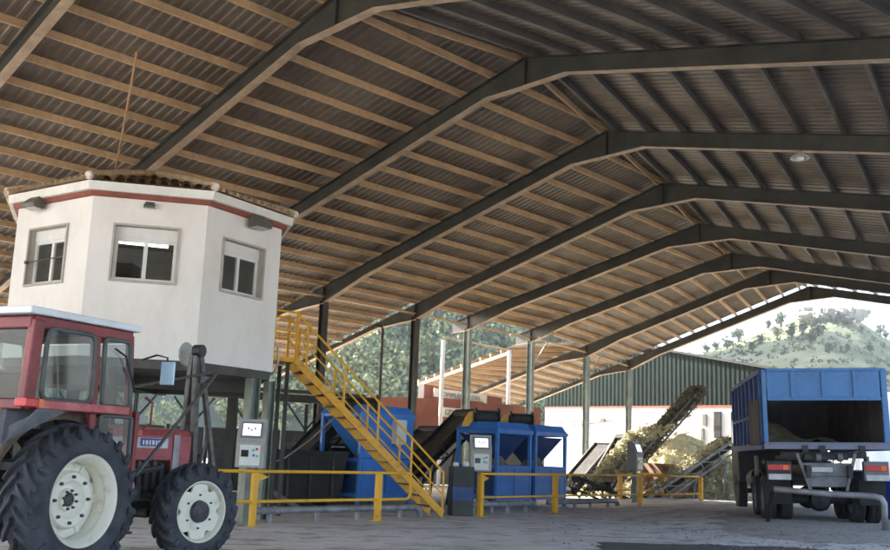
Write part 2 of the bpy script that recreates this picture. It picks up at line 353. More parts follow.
# single trees on the dry hillside at the right
def hilltree(x, y, h, label, kind=0):
    z = hz(x, y); t = thing('hill_tree', label, 'tree', (x, y, z-.2), 0, 'trees on the dry hillside')
    MB().tube([(0, 0, 0), (h*.03, 0, h*.3), (0, .02*h, h*.6)], [h*.06, h*.045, h*.02], 6).tube([(h*.02, 0, h*.3), (h*.2, .1*h, h*.55)], [h*.03, h*.012], 5).tube([(h*.02, 0, h*.28), (-h*.18, -.1*h, h*.5)], [h*.03, h*.012], 5).build('trunk', 'bark', t)
    c = MB(); w = h*(.42 if kind == 0 else .28); blob_crown(c, (0, 0, h*.5), (w, w, h*.44), 40, 18, h*.045); c.build('crown', 'leaf', t)
random.seed(11)
spots = [(706, 336, 'low bushy tree at the left edge of the dry hillside'), (716, 342, 'second tree from the left on the dry hillside'), (738, 334, 'dark rounded tree left of the tree row on the hillside'), (769, 330, 'leftmost tree of the hillside row above the truck bed'),
 (777, 338, 'tall tree in the hillside row above the truck bed'), (781, 328, 'tree behind the tall one in the hillside row'), (792, 340, 'round tree in the middle of the hillside row'), (803, 336, 'narrow tree right of the middle of the hillside row'),
 (811, 344, 'lowest tree of the hillside row, nearest the truck'), (818, 337, 'rightmost tree of the hillside row'), (801, 322, 'small tree high on the slope below the rocky top'), (814, 326, 'small tree just under the rocky outcrop'),
 (839, 325, 'lone tree on the open slope right of the outcrop'), (862, 333, 'small lone bush on the open slope at right'), (880, 328, 'bushy tree near the right edge of the hillside'), (886, 336, 'lower bush at the right edge of the hillside'),
 (760, 345, 'short bush low on the slope left of the row'), (727, 349, 'low bush just above the green shed roof'), (752, 352, 'tiny bush above the right end of the green shed'), (848, 352, 'low bush above the middle of the truck bed'), (829, 353, 'grey green bush low above the truck bed'), (870, 352, 'low bush above the right end of the truck bed')]
for px, py, lab in spots:
    for Y in range(115, 262, 2):
        p = at(px, py, Y)
        if hz(p.x, p.y) >= p.z: break
    hilltree(p.x, p.y, random.uniform(4.2, 7.2)*Y/240*.66*(1.15 if 'tall' in lab or 'row' in lab else .8), lab, 0 if random.random() < .6 else 1)
# scattered scrub
b = MB(); random.seed(21)
for _ in range(650):
    t_ = random.uniform(.2, .5); y = random.uniform(125, 255); x = t_*y; h = random.uniform(.5, 1.6); blob_crown(b, (x, y, hz(x, y)+h*.3), (h*.8, h*.8, h*.5), 5, 9, h*.13)
tag(b.build('scrub', 'leaf', kind='stuff'), 'low scrub dotted over the dry hillside', 'scrub')
# rocky outcrop on the hilltop
t = thing('rock_outcrop', 'grey rocky outcrop crowning the dry hilltop', 'rock', tuple(at(833, 309, 244)-V((0, 0, 1.5))))
rk = MB(); random.seed(5)
for i in range(60):
    c = V((random.uniform(-8, 8), random.uniform(-3, 3), random.uniform(-1.2, 1.0))); d = V((random.uniform(1, 3.2), random.uniform(1, 3), random.uniform(.8, 2.2)))
    rk.box(c, d, R=Matrix.Rotation(random.uniform(0, 3), 3, 'Z') @ Matrix.Rotation(random.uniform(-.4, .4), 3, 'X'))
rk.build('boulders', 'rock', t, bevel=.3)

# ------------------------------------------------------------------ open shed
KBACK = .91
HC = 6.5; HE = HC+.55; SL = .238; SR = .2325; RW = 11.6
def rw(i): return RW if i >= 2 else 18.5
LF = {2: (-11.132, 27.307, -.818, 12.973), 3: (-7.72, 30.828, -.81, 13.628), 4: (-4.245, 34.34, -.829, 12.537), 5: (-1.079, 37.861, -.845, 11.641),
      6: (1.052, 40.684, -.757, 10.73), 7: (4.021, 44.331, -.789, 10.054), 8: (7.391, 49.888, -.922, 10.861), 9: (10.836, 56.599, -.976, 12.221)}
for i_, k_ in ((1, KBACK), (0, KBACK+1.15), (-1, KBACK+2.4)): LF[i_] = (-11.132-3.41*k_, 27.307-3.52*k_, -.81, 13.0)  # the nearest frame is unseen, added so its roof shades the foreground
K = sorted(LF)
def fl(i, w, dz=0):      # w metres inward from the left eave along the rafter
    x, y, a, S_ = LF[i]; return V((x+w*cos(a), y+w*sin(a), HE+SL*w+dz))
def fr_(i, u, dz=0):     # u metres to the right of the apex
    x, y, a, S_ = LF[i]; A = fl(i, S_); return V((A.x+u*cos(a), A.y+u*sin(a), A.z-SR*u+dz))
EXT = 9.6
shed = thing('open_shed', 'large open sided steel shed with pitched corrugated roof over the yard', 'shed', (4, 25, 0))
for i in K:
    for sd in (-1, 1):
        p = fl(i, 0) if sd < 0 else fr_(i, rw(i)); a = LF[i][2]; R = Matrix.Rotation(a, 3, 'Z'); b = MB(); h = p.z-.50
        for q in (-1, 1): b.box(V((p.x, p.y, h/2))+R @ V((q*.14, 0, 0)), (.016, .2, h), R=R)
        b.box((p.x, p.y, h/2), (.26, .012, h), R=R); b.box((p.x, p.y, .015), (.4, .34, .03), R=R)
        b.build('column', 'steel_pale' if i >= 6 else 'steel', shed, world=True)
for i in K:
    x, y, a, S_ = LF[i]; nrm = V((-sin(a), cos(a), 0)); D = .40
    ext = EXT if i <= 5 else (10.5 if i in (8, 9) else 0.9)
    def dl(w):
        u = S_-w
        if u < 1.2: return D+(1.2-u)*SL
        if w < -.01: return max(.20, .58+w*.16)
        if w < 2.3: return D+(2.3-w)/2.3*.2
        return D
    def dr(u):
        if u < 1.2: return D+(1.2-u)*SR
        if u > rw(i)-2.3: return D+(u-rw(i)+2.3)/2.3*.2
        return D
    rl = [S_, S_-.6, S_-1.2, 2.3, 1.1, 0, -.9]+([-2.4, -ext] if ext > 1 else []); rr = [0, .6, 1.2, rw(i)-2.3, rw(i)-1.1, rw(i), rw(i)+.4]
    web = MB(); fg = MB(); nst = MB()
    for sta, f_, dd in ((rl, fl, dl), (rr, fr_, dr)):
        tp = [f_(i, u) for u in sta]; bt = [f_(i, u, -dd(u)) for u in sta]
        for k in range(len(sta)-1):
            w_ = nrm*.006; web.prism([tp[k]-w_, tp[k+1]-w_, bt[k+1]-w_+V((0, 0, .015)), bt[k]-w_+V((0, 0, .015))], nrm*.012)
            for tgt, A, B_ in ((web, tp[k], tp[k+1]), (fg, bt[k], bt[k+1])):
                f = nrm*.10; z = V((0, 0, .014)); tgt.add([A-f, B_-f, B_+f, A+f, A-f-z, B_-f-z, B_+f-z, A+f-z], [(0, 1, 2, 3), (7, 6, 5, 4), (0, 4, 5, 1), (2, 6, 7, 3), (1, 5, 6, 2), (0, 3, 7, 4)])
    for p, h_ in ((fl(i, S_), D+.28), (fl(i, 0), .55)): web.box(p-V((0, 0, h_/2)), (.012, .16, h_-.03), R=Matrix.Rotation(a, 3, 'Z'))
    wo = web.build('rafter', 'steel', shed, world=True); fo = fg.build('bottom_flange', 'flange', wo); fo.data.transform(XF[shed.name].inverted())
def run(pts, w, h, name='purlin', m='purlin', par=None):
    b = MB()
    for p, q in zip(pts, pts[1:]):
        d = (q-p).normalized(); b.bar(p-d*.01, q+d*.01, w, h)
    return b.build(name, m, par or shed, world=True)
def polybar(b, pts, w, h):
    for p, q in zip(pts, pts[1:]):
        d = (q-p).normalized(); b.bar(p-d*.01, q+d*.01, w, h)
for k in range(0, 15):
    w_ = .02+.965*k; cur_ = []
    for i in K:
        S_ = LF[i][3]
        if w_ <= S_-.1: 
            if not cur_ and i > K[0]:
                h_ = i-1; Sh = LF[h_][3]; t_ = (w_-S_)/(Sh-S_); cur_.append(fl(h_, Sh, .1).lerp(fl(i, S_, .1), 1-t_))
            cur_.append(fl(i, w_, .1))
        elif cur_:
            h_ = i-1; Sh = LF[h_][3]; t_ = (Sh-w_)/(Sh-S_); cur_.append(fl(h_, Sh, .1).lerp(fl(i, S_, .1), t_)); run(cur_, .062, .16); cur_ = []
    if len(cur_) > 1: cur_.append(cur_[-1]+(cur_[-1]-cur_[-2]).normalized()*.4); run(cur_, .062, .16)
run([fl(i, LF[i][3]-.22, .1) for i in K], .06, .16)
for k in range(0, 12):
    u_ = .25+1.03*k; pts = [fr_(i, u_, .1) for i in K]; pts.append(pts[-1]+(pts[-1]-pts[-2]).normalized()*.4); run(pts, .07, .17, m='purlin_shaded')
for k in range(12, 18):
    u_ = .25+1.03*k; run([fr_(i, u_, .1) for i in (-1, 0, 1)], .07, .17, m='purlin_shaded')
for k in range(1, 11):
    pts = [fl(i, -k*.955, .1) for i in (-1, 0, 1, 2, 3, 4, 5)]; pts.append(pts[-1]+(pts[-1]-pts[-2])*.05); run(pts, .062, .16)
b = MB()
run([fl(i, 0, -.35) for i in K], .07, .07, 'eave_strut'); run([fr_(i, rw(i), -.35) for i in K], .07, .07, 'eave_strut')
for i in (7, 8): p = fl(i, 0); b.tube([V((p.x, p.y, HC-1.3)), fl(i, 1.3, -.5)], .035, 6)
b.each('knee_brace', 'steel_pale', shed, world=True)
def corrugated(fa, fb, length, u0, u1, nseg, pitch=.22, amp=.022):
    n = max(2, int(length/pitch)); prof = [(0, 0), (.3, 0), (.42, 1), (.88, 1)]
    ts = [((k+q)/n, z*amp) for k in range(n) for q, z in prof]+[(1, 0)]; b = MB(); m = len(ts); us = [u0+(u1-u0)*j/nseg for j in range(nseg+1)]
    for u in us:
        A, Bq = fa(u), fb(u)
        for t, z in ts: b.v.append(A.lerp(Bq, t)+V((0, 0, z)))
    b.f = [(j*m+i, j*m+i+1, (j+1)*m+i+1, (j+1)*m+i) for j in range(nseg) for i in range(m-1)]
    return b
bays = list(zip(K, K[1:]))
def roof(fn, u0f, u1f, bays):
    B = MB()
    for i, j in bays:
        ln = (fl(i, 0)-fl(j, 0)).length
        c = corrugated(lambda t: fn(i, u0f(i)+(u1f(i)-u0f(i))*t, .19), lambda t: fn(j, u0f(j)+(u1f(j)-u0f(j))*t, .19), ln, 0, 1, 3)
        o = len(B.v); B.v += c.v; B.f += [tuple(o+k for k in f) for f in c.f]
    return B.build('roof_sheet', 'roofsheet', shed, world=True)
roof(fl, lambda i: -.35, lambda i: LF[i][3], bays); roof(fr_, lambda i: 0, lambda i: rw(i)+.5, bays); roof(fl, lambda i: -EXT-.3, lambda i: -.34, bays[:6])
# ridge cap
b = MB()
for i, j in bays:
    for f_, q in ((lambda k, u, z: fl(k, LF[k][3]-u, z), 0), (fr_, 1)): b.add([f_(i, 0, .25), f_(j, 0, .25), f_(j, .4, .235), f_(i, .4, .235)], [(0, 1, 2, 3)])
b.build('ridge_cap', 'roofsheet', shed, world=True)
# outer aisle of the far bays: own lower roof on white posts
A7 = at(512, 350, 46.8); B7 = at(418, 383, 56)
def a7(u): return A7.lerp(B7, u)
ann = thing('lean_to', 'pale roofed lean to on white posts beside the far bays of the shed', 'shed', (A7.x, A7.y, 0))
P8 = lambda u: fl(8, -u*9.5); P9 = lambda u: fl(9, -u*10)
B = MB()
for fa, fb, ln in ((a7, P8, 5.2), (P8, P9, 5)):
    c = corrugated(lambda u: fa(u)+V((0, 0, .2)), lambda u: fb(u)+V((0, 0, .2)), ln, 0, 1, 3); o = len(B.v); B.v += c.v; B.f += [tuple(o+k for k in f) for f in c.f]
B.build('roof_sheet', 'roofsheet', ann, world=True)
for k in range(1, 11):
    u = k/10; b = MB(); polybar(b, [a7(u)+V((0, 0, .1)), P8(u)+V((0, 0, .1)), P9(u)+V((0, 0, .1))], .08, .18); b.build('purlin', 'purlin', ann, world=True)
b = MB(); b.bar(A7-V((0, 0, .1)), B7-V((0, 0, .1)), .08, .14); b.build('edge_beam', 'steel_pale', ann, world=True)
def post(px, py0, py1, Y, par, m, r=.07):
    a_ = at(px, py0, Y); MB().tube([(a_.x, a_.y, 0), a_], r, 8).build('post', m, par, world=True)
post(509.5, 350, 403, 46.7, ann, 'whitepost', .09)
post(443.5, 340, 382, 42.5, ann, 'whitepost', .09)
b = MB(); q0 = at(443, 337, 42.5); b.tube([q0, at(509, 350, 46.7)], .04, 6); b.build('tie_tube', 'purlin', ann, world=True)
# single slim pole left of the second column
q = at(383, 326, 38.5); o = MB().tube([(q.x, q.y, 0), q-V((0, 0, .15)), q-V((.05, 0, .02)), q-V((.35, 0, .0))], .055, 8).build('lamp_pole', 'steel'); tag(o, 'slim dark pole with a short bent top between the first two visible columns', 'pole')

# small fittings hanging in the roof
def pend(px, py, Y, lab):
    p = at(px, py, Y); t = thing('roof_lamp', lab, 'lamp', tuple(p), 0, 'lamps hung under the shed roof')
    MB().tube([(0, 0, .35), (0, 0, .1)], .015, 6).build('hanger', 'steel', t)
    MB().lathe([(.0, .12), (.06, .11), (.08, .05), (.2, -.02), (.21, -.06)], 16, 'Z').build('lamp_shade', 'lampglass', t, smooth=True)
    MB().lathe([(.0, -.03), (.09, -.03), (.08, -.08), (0, -.1)], 12, 'Z').build('bulb', 'panelwhite', t, smooth=True)
pend(800, 156, 20.5, 'small white lamp under the third right hand rafter'); pend(337, 340, 39, 'small pale lamp on the dark beam beside the first column')
pend(647, 215, 33, 'small lamp under the rafter left of the ridge')
# rope hanging from a purlin
p1 = at(137, 52, 14.6); p2 = at(115, 172, 17.9); pts = [p1.lerp(p2, k/10)+V((0, 0, -.10*sin(pi*k/10))) for k in range(11)]
o = MB().tube(pts, .02, 6).build('rope', 'rope'); tag(o, 'tan rope hanging from a roof purlin down to the cabin roof', 'rope')

# ------------------------------------------------------------------ control cabin
ZB, ZT = 2.84, 5.73
oc = [(-8.2, 18.25), (-6.33, 16.98), (-4.38, 17.42), (-3.31, 19.2)]
cur = V((-3.31, 19.2)); 
for ang in (107, 153, 198, 243):
    cur = cur+V((cos(radians(ang)), sin(radians(ang))))*2.12; oc.append((cur.x, cur.y))
oc = [V((x, y)) for x, y in oc]; oc = oc[:7]+[V((-8.9, 20.3))]
cc = sum(oc, V((0, 0)))/8
cab = thing('control_cabin', 'white octagonal control cabin with tiled roof raised on columns behind the tractor', 'cabin', (cc.x, cc.y, 0))
def inner(f, z=0): return [V((cc.x+(p.x-cc.x)*f, cc.y+(p.y-cc.y)*f, z)) for p in oc]
# window rects per face (face index, t0, t1, z0, z1)
def face_uv(i, px, py):
    a, b_ = oc[i], oc[(i+1) % 8]; d = ray(px, py); o = V((0, 0, CAMH)); e = b_-a
    # intersect ray with vertical plane through a-b
    n = V((e.y, -e.x)); s = (a.x*n.x+a.y*n.y)/(d.x*n.x+d.y*n.y); P = o+d*s
    return (V((P.x, P.y))-a).dot(e)/e.length, P.z
wins = {0: ((30, 232), (66, 283)), 1: ((114, 226), (179, 284)), 2: ((223, 240), (262, 297))}
corners = {0: [(31, 230), (68, 226), (62, 281), (26, 285)], 1: [(115, 225), (179, 230), (173, 283), (111, 279)], 2: [(224, 240), (264, 249), (260, 298), (220, 290)]}
W = {}
for i, cs in corners.items():
    uv = [face_uv(i, *c) for c in cs]; W[i] = (sum(uv[k][0] for k in (0, 3))/2, sum(uv[k][0] for k in (1, 2))/2, sum(uv[k][1] for k in (2, 3))/2, sum(uv[k][1] for k in (0, 1))/2)
wb = MB(); TH = .22
for i in range(8):
    a, b_ = oc[i], oc[(i+1) % 8]; e = (b_-a); L = e.length; e = e.normalized(); nin = V((-e.y, e.x))
    if (cc-a).dot(nin) < 0: nin = -nin
    def pt(u, z, d=0): return V((a.x+e.x*u+nin.x*d, a.y+e.y*u+nin.y*d, z))
    if i in W:
        u0, u1, z0, z1 = W[i]
        rects = [(0, L, ZB, z0), (0, L, z1, ZT), (0, u0, z0, z1), (u1, L, z0, z1)]
        for r in rects: wb.add([pt(r[0], r[2]), pt(r[1], r[2]), pt(r[1], r[3]), pt(r[0], r[3])], [(0, 1, 2, 3)])
        for (ua, ub, za, zb) in ((u0, u0, z0, z1), (u1, u1, z0, z1)): pass
        rv = MB(); RD = .20
        rv.add([pt(u0, z0), pt(u0, z0, RD), pt(u0, z1, RD), pt(u0, z1)], [(0, 1, 2, 3)]).add([pt(u1, z0), pt(u1, z0, RD), pt(u1, z1, RD), pt(u1, z1)], [(0, 1, 2, 3)])
        rv.add([pt(u0, z1), pt(u0, z1, RD), pt(u1, z1, RD), pt(u1, z1)], [(0, 1, 2, 3)]).add([pt(u0, z0), pt(u0, z0, RD), pt(u1, z0, RD), pt(u1, z0)], [(0, 1, 2, 3)])
        fr = MB(); R3 = Matrix((V((e.x, e.y, 0)), V((nin.x, nin.y, 0)), V((0, 0, 1)))).transposed()
        def bx(u_a, u_b, z_a, z_b, d, th): fr.box(pt((u_a+u_b)/2, (z_a+z_b)/2, d), (u_b-u_a, th, z_b-z_a), R=R3)
        # protruding thin surround
        sr = MB()
        for (q) in ((u0-.035, u0, z0-.04, z1+.035), (u1, u1+.035, z0-.04, z1+.035), (u0, u1, z1, z1+.035), (u0, u1, z0-.04, z0)):
            sr.box(pt((q[0]+q[1])/2, (q[2]+q[3])/2, -.012), (q[1]-q[0], .05, q[3]-q[2]), R=R3)
        w_ = rv.build('window', 'reveal', cab, world=True)
        f = .06; zs = z1-.2
        bx(u0, u1, zs, z1, .14, .06)       # shutter box
        bx(u0, u0+f, z0, zs, .15, .05); bx(u1-f, u1, z0, zs, .15, .05); bx(u0+f, u1-f, z0, z0+f, .15, .05); bx(u0+f, u1-f, zs-f, zs, .15, .05); bx((u0+u1)/2-.035, (u0+u1)/2+.035, z0+f, zs-f, .145, .055)
        o = fr.build('window_frame', 'winframe', w_); o.data.transform(XF[cab.name].inverted())
        o = sr.build('window_surround', 'reveal', w_); o.data.transform(XF[cab.name].inverted())
        g = MB(); g.box(pt((u0+u1)/2, (z0+zs)/2, .16), (u1-u0-2*f+.02, .006, zs-z0-2*f+.02), R=R3); o = g.build('pane', 'glass', w_); o.data.transform(XF[cab.name].inverted())
        if i == 0:
            g = MB(); g.tube([pt(u0+.02, z0+.42, -.02), pt(u1-.02, z0+.46, .0)], .012, 6).box(pt(u0+.0, z0+.42, -.03), (.06, .06, .06), R=R3); o = g.build('security_bar', 'rust', w_); o.data.transform(XF[cab.name].inverted())
    else:
        wb.add([pt(0, ZB), pt(L, ZB), pt(L, ZT), pt(0, ZT)], [(0, 1, 2, 3)])
ring = [V((p.x, p.y, ZT)) for p in oc]; wb.add(ring, [tuple(range(8))])
wb.build('wall', 'render', cab, world=True)
# inner dark room
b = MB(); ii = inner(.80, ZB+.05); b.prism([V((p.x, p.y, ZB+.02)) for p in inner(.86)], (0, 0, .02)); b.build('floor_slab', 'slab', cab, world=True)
# furniture silhouettes inside so the room is not empty
b = MB(); b.box((cc.x-.2, cc.y-.8, ZB+1.0), (.5, .5, 1.9)).box((cc.x+.9, cc.y+.4, ZB+.5), (1.2, .6, .9)).box((cc.x-1.3, cc.y+.9, ZB+.9), (.7, .6, 1.7)); b.each('furniture', 'dark', cab, world=True)
o = MB().bar((cc.x-.9, cc.y-.9, ZT-.45), (cc.x+.5, cc.y-.35, ZT-.45), .10, .05).build('tube_light', 'tube', cab, world=True)
# underside slab
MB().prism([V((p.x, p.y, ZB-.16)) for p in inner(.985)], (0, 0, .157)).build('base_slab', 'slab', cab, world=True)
# eaves: red trim, fascia, tiles
def band(f0, f1, z0, z1):
    a_ = inner(f0, z0); c_ = inner(f1, z1); bb = MB(); n = 8
    return bb.add(a_+c_, [(k, (k+1) % 8, 8+(k+1) % 8, 8+k) for k in range(8)])
b = MB(); b.v = inner(1.0, ZT-.03)+inner(1.035, ZT-.03)+inner(1.045, ZT+.045)+inner(1.0, ZT+.045); b.f = [(r*8+k, r*8+(k+1) % 8, ((r+1) % 4)*8+(k+1) % 8, ((r+1) % 4)*8+k) for r in range(4) for k in range(8)]; b.build('red_trim', 'redtrim', cab, world=True)
b = MB(); b.v = inner(1.0, ZT+.048)+inner(1.075, ZT+.048)+inner(1.085, ZT+.20)+inner(1.0, ZT+.20); b.f = [(r*8+k, r*8+(k+1) % 8, ((r+1) % 4)*8+(k+1) % 8, ((r+1) % 4)*8+k) for r in range(4) for k in range(8)]; b.build('fascia', 'fascia', cab, world=True)
# tiled roof as rows of half round tiles
rf = MB(); tl = MB(); apex = V((cc.x, cc.y, ZT+1.05)); eo = inner(1.095, ZT+.215)
rf.add(eo+[apex], [(k, (k+1) % 8, 8) for k in range(8)])
for k in range(8):
    A, Bq = eo[k], eo[(k+1) % 8]; L = (Bq-A).length; n = int(L/.185); e = (Bq-A).normalized(); mid = (A+Bq)/2; down = (mid-apex).normalized(); nrm = e.cross(down).normalized()
    if nrm.z < 0: nrm = -nrm
    H = (mid-apex).length
    for j in range(n):
        u = (j+.5)/n*L; off = abs(u-L/2)/(L/2); ln = H*(1-off); 
        if ln < .1: ln = .1
        s0 = A+e*u+down*.05; 
        nt = max(1, int(ln/.4))
        for q in range(nt):
            a_ = s0-down*(q*ln/nt); c_ = s0-down*((q+1)*ln/nt+.03); r0, r1 = .082, .065
            m = 6; vs = []
            for P, r in ((a_+nrm*.02*0, r0), (c_, r1)):
                for w_ in range(m+1): tt = pi*w_/m; vs.append(P+e*cos(tt)*r+nrm*(sin(tt)*r*.9+(.018 if r == r0 else 0)))
            rf.add(vs, [(w_, w_+1, m+2+w_, m+1+w_) for w_ in range(m)])
    rf.tube([A+V((0, 0, .06)), A.lerp(apex, .5)+V((0, 0, .1)), apex+V((0, 0, .1))], [.085, .08, .08], 8)
roof_o = rf.build('roof', 'tile', cab, world=True)
b = MB()
for k in range(8):
    A = eo[k]; d = (A-apex).normalized(); b.tube([A-d*.16+V((0, 0, .09)), A-d*.02+V((0, 0, .07)), A+d*.03+V((0, 0, .06))], [.06, .07, .06], 10)
for o in b.each('hip_end_tile', 'fascia', roof_o): o.data.transform(XF[cab.name].inverted())
# gutter stub at right corner
# floodlights
def flood(i, px, py, s=1.):
    u, z = face_uv(i, px, py); a, b_ = oc[i], oc[(i+1) % 8]; e = (b_-a).normalized(); no = V((e.y, -e.x))
    if (cc-a).dot(no) > 0: no = -no
    R3 = Matrix((V((e.x, e.y, 0)), V((no.x, no.y, 0)), V((0, 0, 1)))).transposed().to_4x4(); P = V((a.x+e.x*u, a.y+e.y*u, z))
    T = XF[cab.name].inverted() @ Matrix.Translation(P) @ R3
    h = MB(T); w = .2*s
    h.prism([(-w, .06, .05*s), (-w*.8, .08, .15*s), (-w*.8, .22*s, .13*s), (-w, .32*s, -.04*s), (-w, .12*s, -.10*s)], (0, 0, 0)) if False else None
    prof = [(.05, .12*s), (.16*s, .15*s), (.34*s, -.02*s), (.30*s, -.08*s), (.10, -.10*s)]
    vs = [(-w*(1 if k in (2, 3, 4) else .75), y, zz) for k, (y, zz) in enumerate(prof)]+[(w*(1 if k in (2, 3, 4) else .75), y, zz) for k, (y, zz) in enumerate(prof)]
    h.add(vs, [(4, 3, 2, 1, 0), (5, 6, 7, 8, 9)]+[(k, (k+1) % 5, 5+(k+1) % 5, 5+k) for k in range(5)]); h.box((0, .03, .02), (.05, .08, .1))
    f = h.build('floodlight', 'lamphood', cab)
    g = MB(T); yy = [(.295*s, -.088*s), (.11, -.108*s)]; g.add([(-w*.85, yy[0][0], yy[0][1]), (w*.85, yy[0][0], yy[0][1]), (w*.85, yy[1][0], yy[1][1]), (-w*.85, yy[1][0], yy[1][1])], [(0, 1, 2, 3)]); g.build('lamp_glass', 'lampglass', f)
flood(0, 43, 206, 1.0); flood(1, 150, 207, .5); flood(2, 252, 224, 1.05)
# legs of the cabin
for (px, w, m) in ((249, .20, 'steel_pale'), (266, .16, 'steel_pale')):
    p = at(px, 440, 18.9 if px < 255 else 19.6); b = MB(); R = Matrix.Rotation(.9, 3, 'Z')
    for q in (-1, 1): b.box((p.x+cos(.9)*q*w/2, p.y+sin(.9)*q*w/2, ZB/2-.08), (.02, w, ZB-.16), R=R)
    b.box((p.x, p.y, ZB/2-.08), (w, .014, ZB-.16), R=R); b.build('column', m, cab, world=True)
for (x, y) in ((-7.6, 18.6), (-7.9, 21.2), (-4.6, 21.9), (-6.0, 17.9)): MB().box((x, y, ZB/2-.08), (.2, .2, ZB-.17)).build('column', 'steel', cab, world=True)
b = MB(); b.bar((-8.3, 18.9, ZB-.3), (-3.6, 19.4, ZB-.3), .14, .22).bar((-8, 21, ZB-.3), (-4, 21.4, ZB-.3), .14, .22).bar((-6.2, 17.4, ZB-.3), (-6.2, 22, ZB-.3), .14, .22); b.each('floor_beam', 'steel', cab, world=True)
# cable and drain pipe at the wall corner
b = MB(); a_ = at(278, 345, 19.4); b.tube([a_, a_+V((.02, 0, -.35)), a_+V((-.05, .05, -.55)), a_+V((-.3, .1, -.62))], .025, 6); b.build('drain_hose', 'pipe', cab, world=True)

# ------------------------------------------------------------------ yellow stairs
d2 = V((-.937, -.349, 0)); wv = V((-.349, .937, 0))*.85
nb = V((.13, 22.0, 0)); rise = 3.24; run = 3.46
top = nb+d2*run+V((0, 0, rise))
st = thing('staircase', 'yellow steel staircase with handrails climbing to the white cabin', 'stairs', tuple(nb))
for o_, nm in ((V((0, 0, 0)), 's'), (wv, 's')):
    b = MB(); a_ = nb+o_; t_ = top+o_; b.bar(a_+V((0, 0, .09)), t_, .06, .15); b.build('stringer', 'yellowold', st, world=True)
for k in range(1, 14):
    p = nb.lerp(top, k/14); MB().bar(p+wv*.04, p+wv*.96, .20, .025).build('tread', 'rust', st, world=True)
for o_ in (V((0, 0, 0)), wv):
    b = MB(); H = V((0, 0, .98)); Hm = V((0, 0, .5)); off = V((0, 0, .12))
    b.tube([nb+o_+H+d2*.0, top+o_+H], .024, 8); b.tube([nb+o_+Hm, top+o_+Hm], .018, 8)
    b.tube([nb+o_+H, nb+o_], .024, 8)
    b.build('handrail', 'yellow', st, world=True)
    for k in (.22, .45, .68, .93):
        p = (nb+o_).lerp(top+o_, k); MB().bar(p+V((0, 0, .02)), p+V((0, 0, .97)), .045, .045, (1, 0, 0)).build('baluster', 'yellow', st, world=True)
# landing
la = top; lb = top+wv; lc = lb+V((-.95, -.15, 0)); ld = la+V((-.42, -.35, 0))
MB().prism([V((p.x, p.y, rise-.06)) for p in (la, lb, lc, ld)], (0, 0, .10)).build('landing', 'yellowold', st, world=True)
b = MB()
for z in (.52, 1.0): b.tube([lb+V((0, 0, z)), lc+V((0, 0, z))], .022, 8); b.tube([la+V((0, 0, z)), ld+V((0, 0, z))], .022, 8)
for p in (la, lb, lc, ld): b.bar(p, p+V((0, 0, 1.0)), .05, .05, (1, 0, 0))
b.each('landing_rail', 'yellow', st, world=True)
for p in (la, lb): 
    q = V((p.x, p.y, 0)); MB().bar(q+V((-.15, 0, 0)), q+V((-.15, 0, rise-.08)), .08, .08, (1, 0, 0)).build('leg', 'steel', st, world=True)

# ------------------------------------------------------------------ guard rails
RP = [V((-3.42, 18.4, 0)), V((-1.22, 21.1, 0)), V((1.03, 23.9, 0)), V((3.15, 26.5, 0)), V((6.1, 30.0, 0))]
# solve post spots straight from the ground contact seen in the photograph
def gpt(px, py):
    d = ray(px, py); s = (0-CAMH)/d.z; return V((d.x*s, d.y*s, 0))
RP = [gpt(251, 526.5), gpt(377, 521.5), gpt(480, 516.8), gpt(554.8, 513), gpt(640.4, 510)]
print('posts', [tuple(round(c, 2) for c in p) for p in RP])
def rail(name, label, a, b_, posts, r=.03, H=1.0, post_end='loop', m='yellow', ext=0):
    t = thing(name, label, 'guard rail', tuple(a)); d = (b_-a).normalized()
    bb = MB(); e = b_+d*ext; R = .12
    pts = [a+V((0, 0, H-.04)), e-d*R+V((0, 0, H-.04))]
    if ext: pts += [e-d*R*(1-sin(q))+V((0, 0, H-.04-R*(1-cos(q)))) for q in (.5, 1., 1.57)]+[e+V((0, 0, .55))]+[e-d*R*(1-cos(q))+V((0, 0, .55-R*sin(q))) for q in (.5, 1., 1.57)]+[a+V((0, 0, .55-R))]
    bb.tube(pts, r, 10)
    if not ext: bb.tube([a+V((0, 0, .43)), e+V((0, 0, .43))], r*.8, 10)
    o = bb.build('rail', m, t, world=True, smooth=True)
    for p in posts:
        q = MB(); q.bar(p, p+V((0, 0, H-.06)), .115, .115, tuple(d)); q.box(p+V((0, 0, .012)), (.24, .24, .02), rz=atan2(d.y, d.x)); q.build('post', m, t, world=True, bevel=.01)
    return t
d01 = (RP[1]-RP[0]).normalized()
g1 = rail('guard_rail', 'yellow guard rail with rounded end in front of the staircase', RP[0]-d01*1.3, RP[1], [RP[0], RP[1]], ext=.95)
MB().prism([RP[0]+d01*.07+V((0, 0, .93)), RP[0]+d01*.33+V((0, 0, .86)), RP[0]+d01*.07+V((0, 0, .77))], (.0, .04, 0)).build('bracket', 'yellow', g1, world=True)
d34 = (RP[3]-RP[2]).normalized()
g2 = rail('guard_rail', 'long yellow guard rail in front of the blue hopper machines and compost conveyors', RP[2]-d34*.02, RP[4], [RP[2], RP[3], RP[4]])
MB().prism([RP[2]+d34*.07+V((0, 0, .93)), RP[2]+d34*.33+V((0, 0, .86)), RP[2]+d34*.07+V((0, 0, .77))], (.0, .04, 0)).build('bracket', 'yellow', g2, world=True)
p6 = gpt(701, 508); p7 = gpt(668, 507)+V((0, .8, 0)); p8 = RP[4]+V((.3, 2.6, 0))
g3 = rail('guard_rail', 'short orange rusty rail closing the end by the compost heap', RP[4]+V((.1, 0, 0)), p6, [p6], m='yellowold')
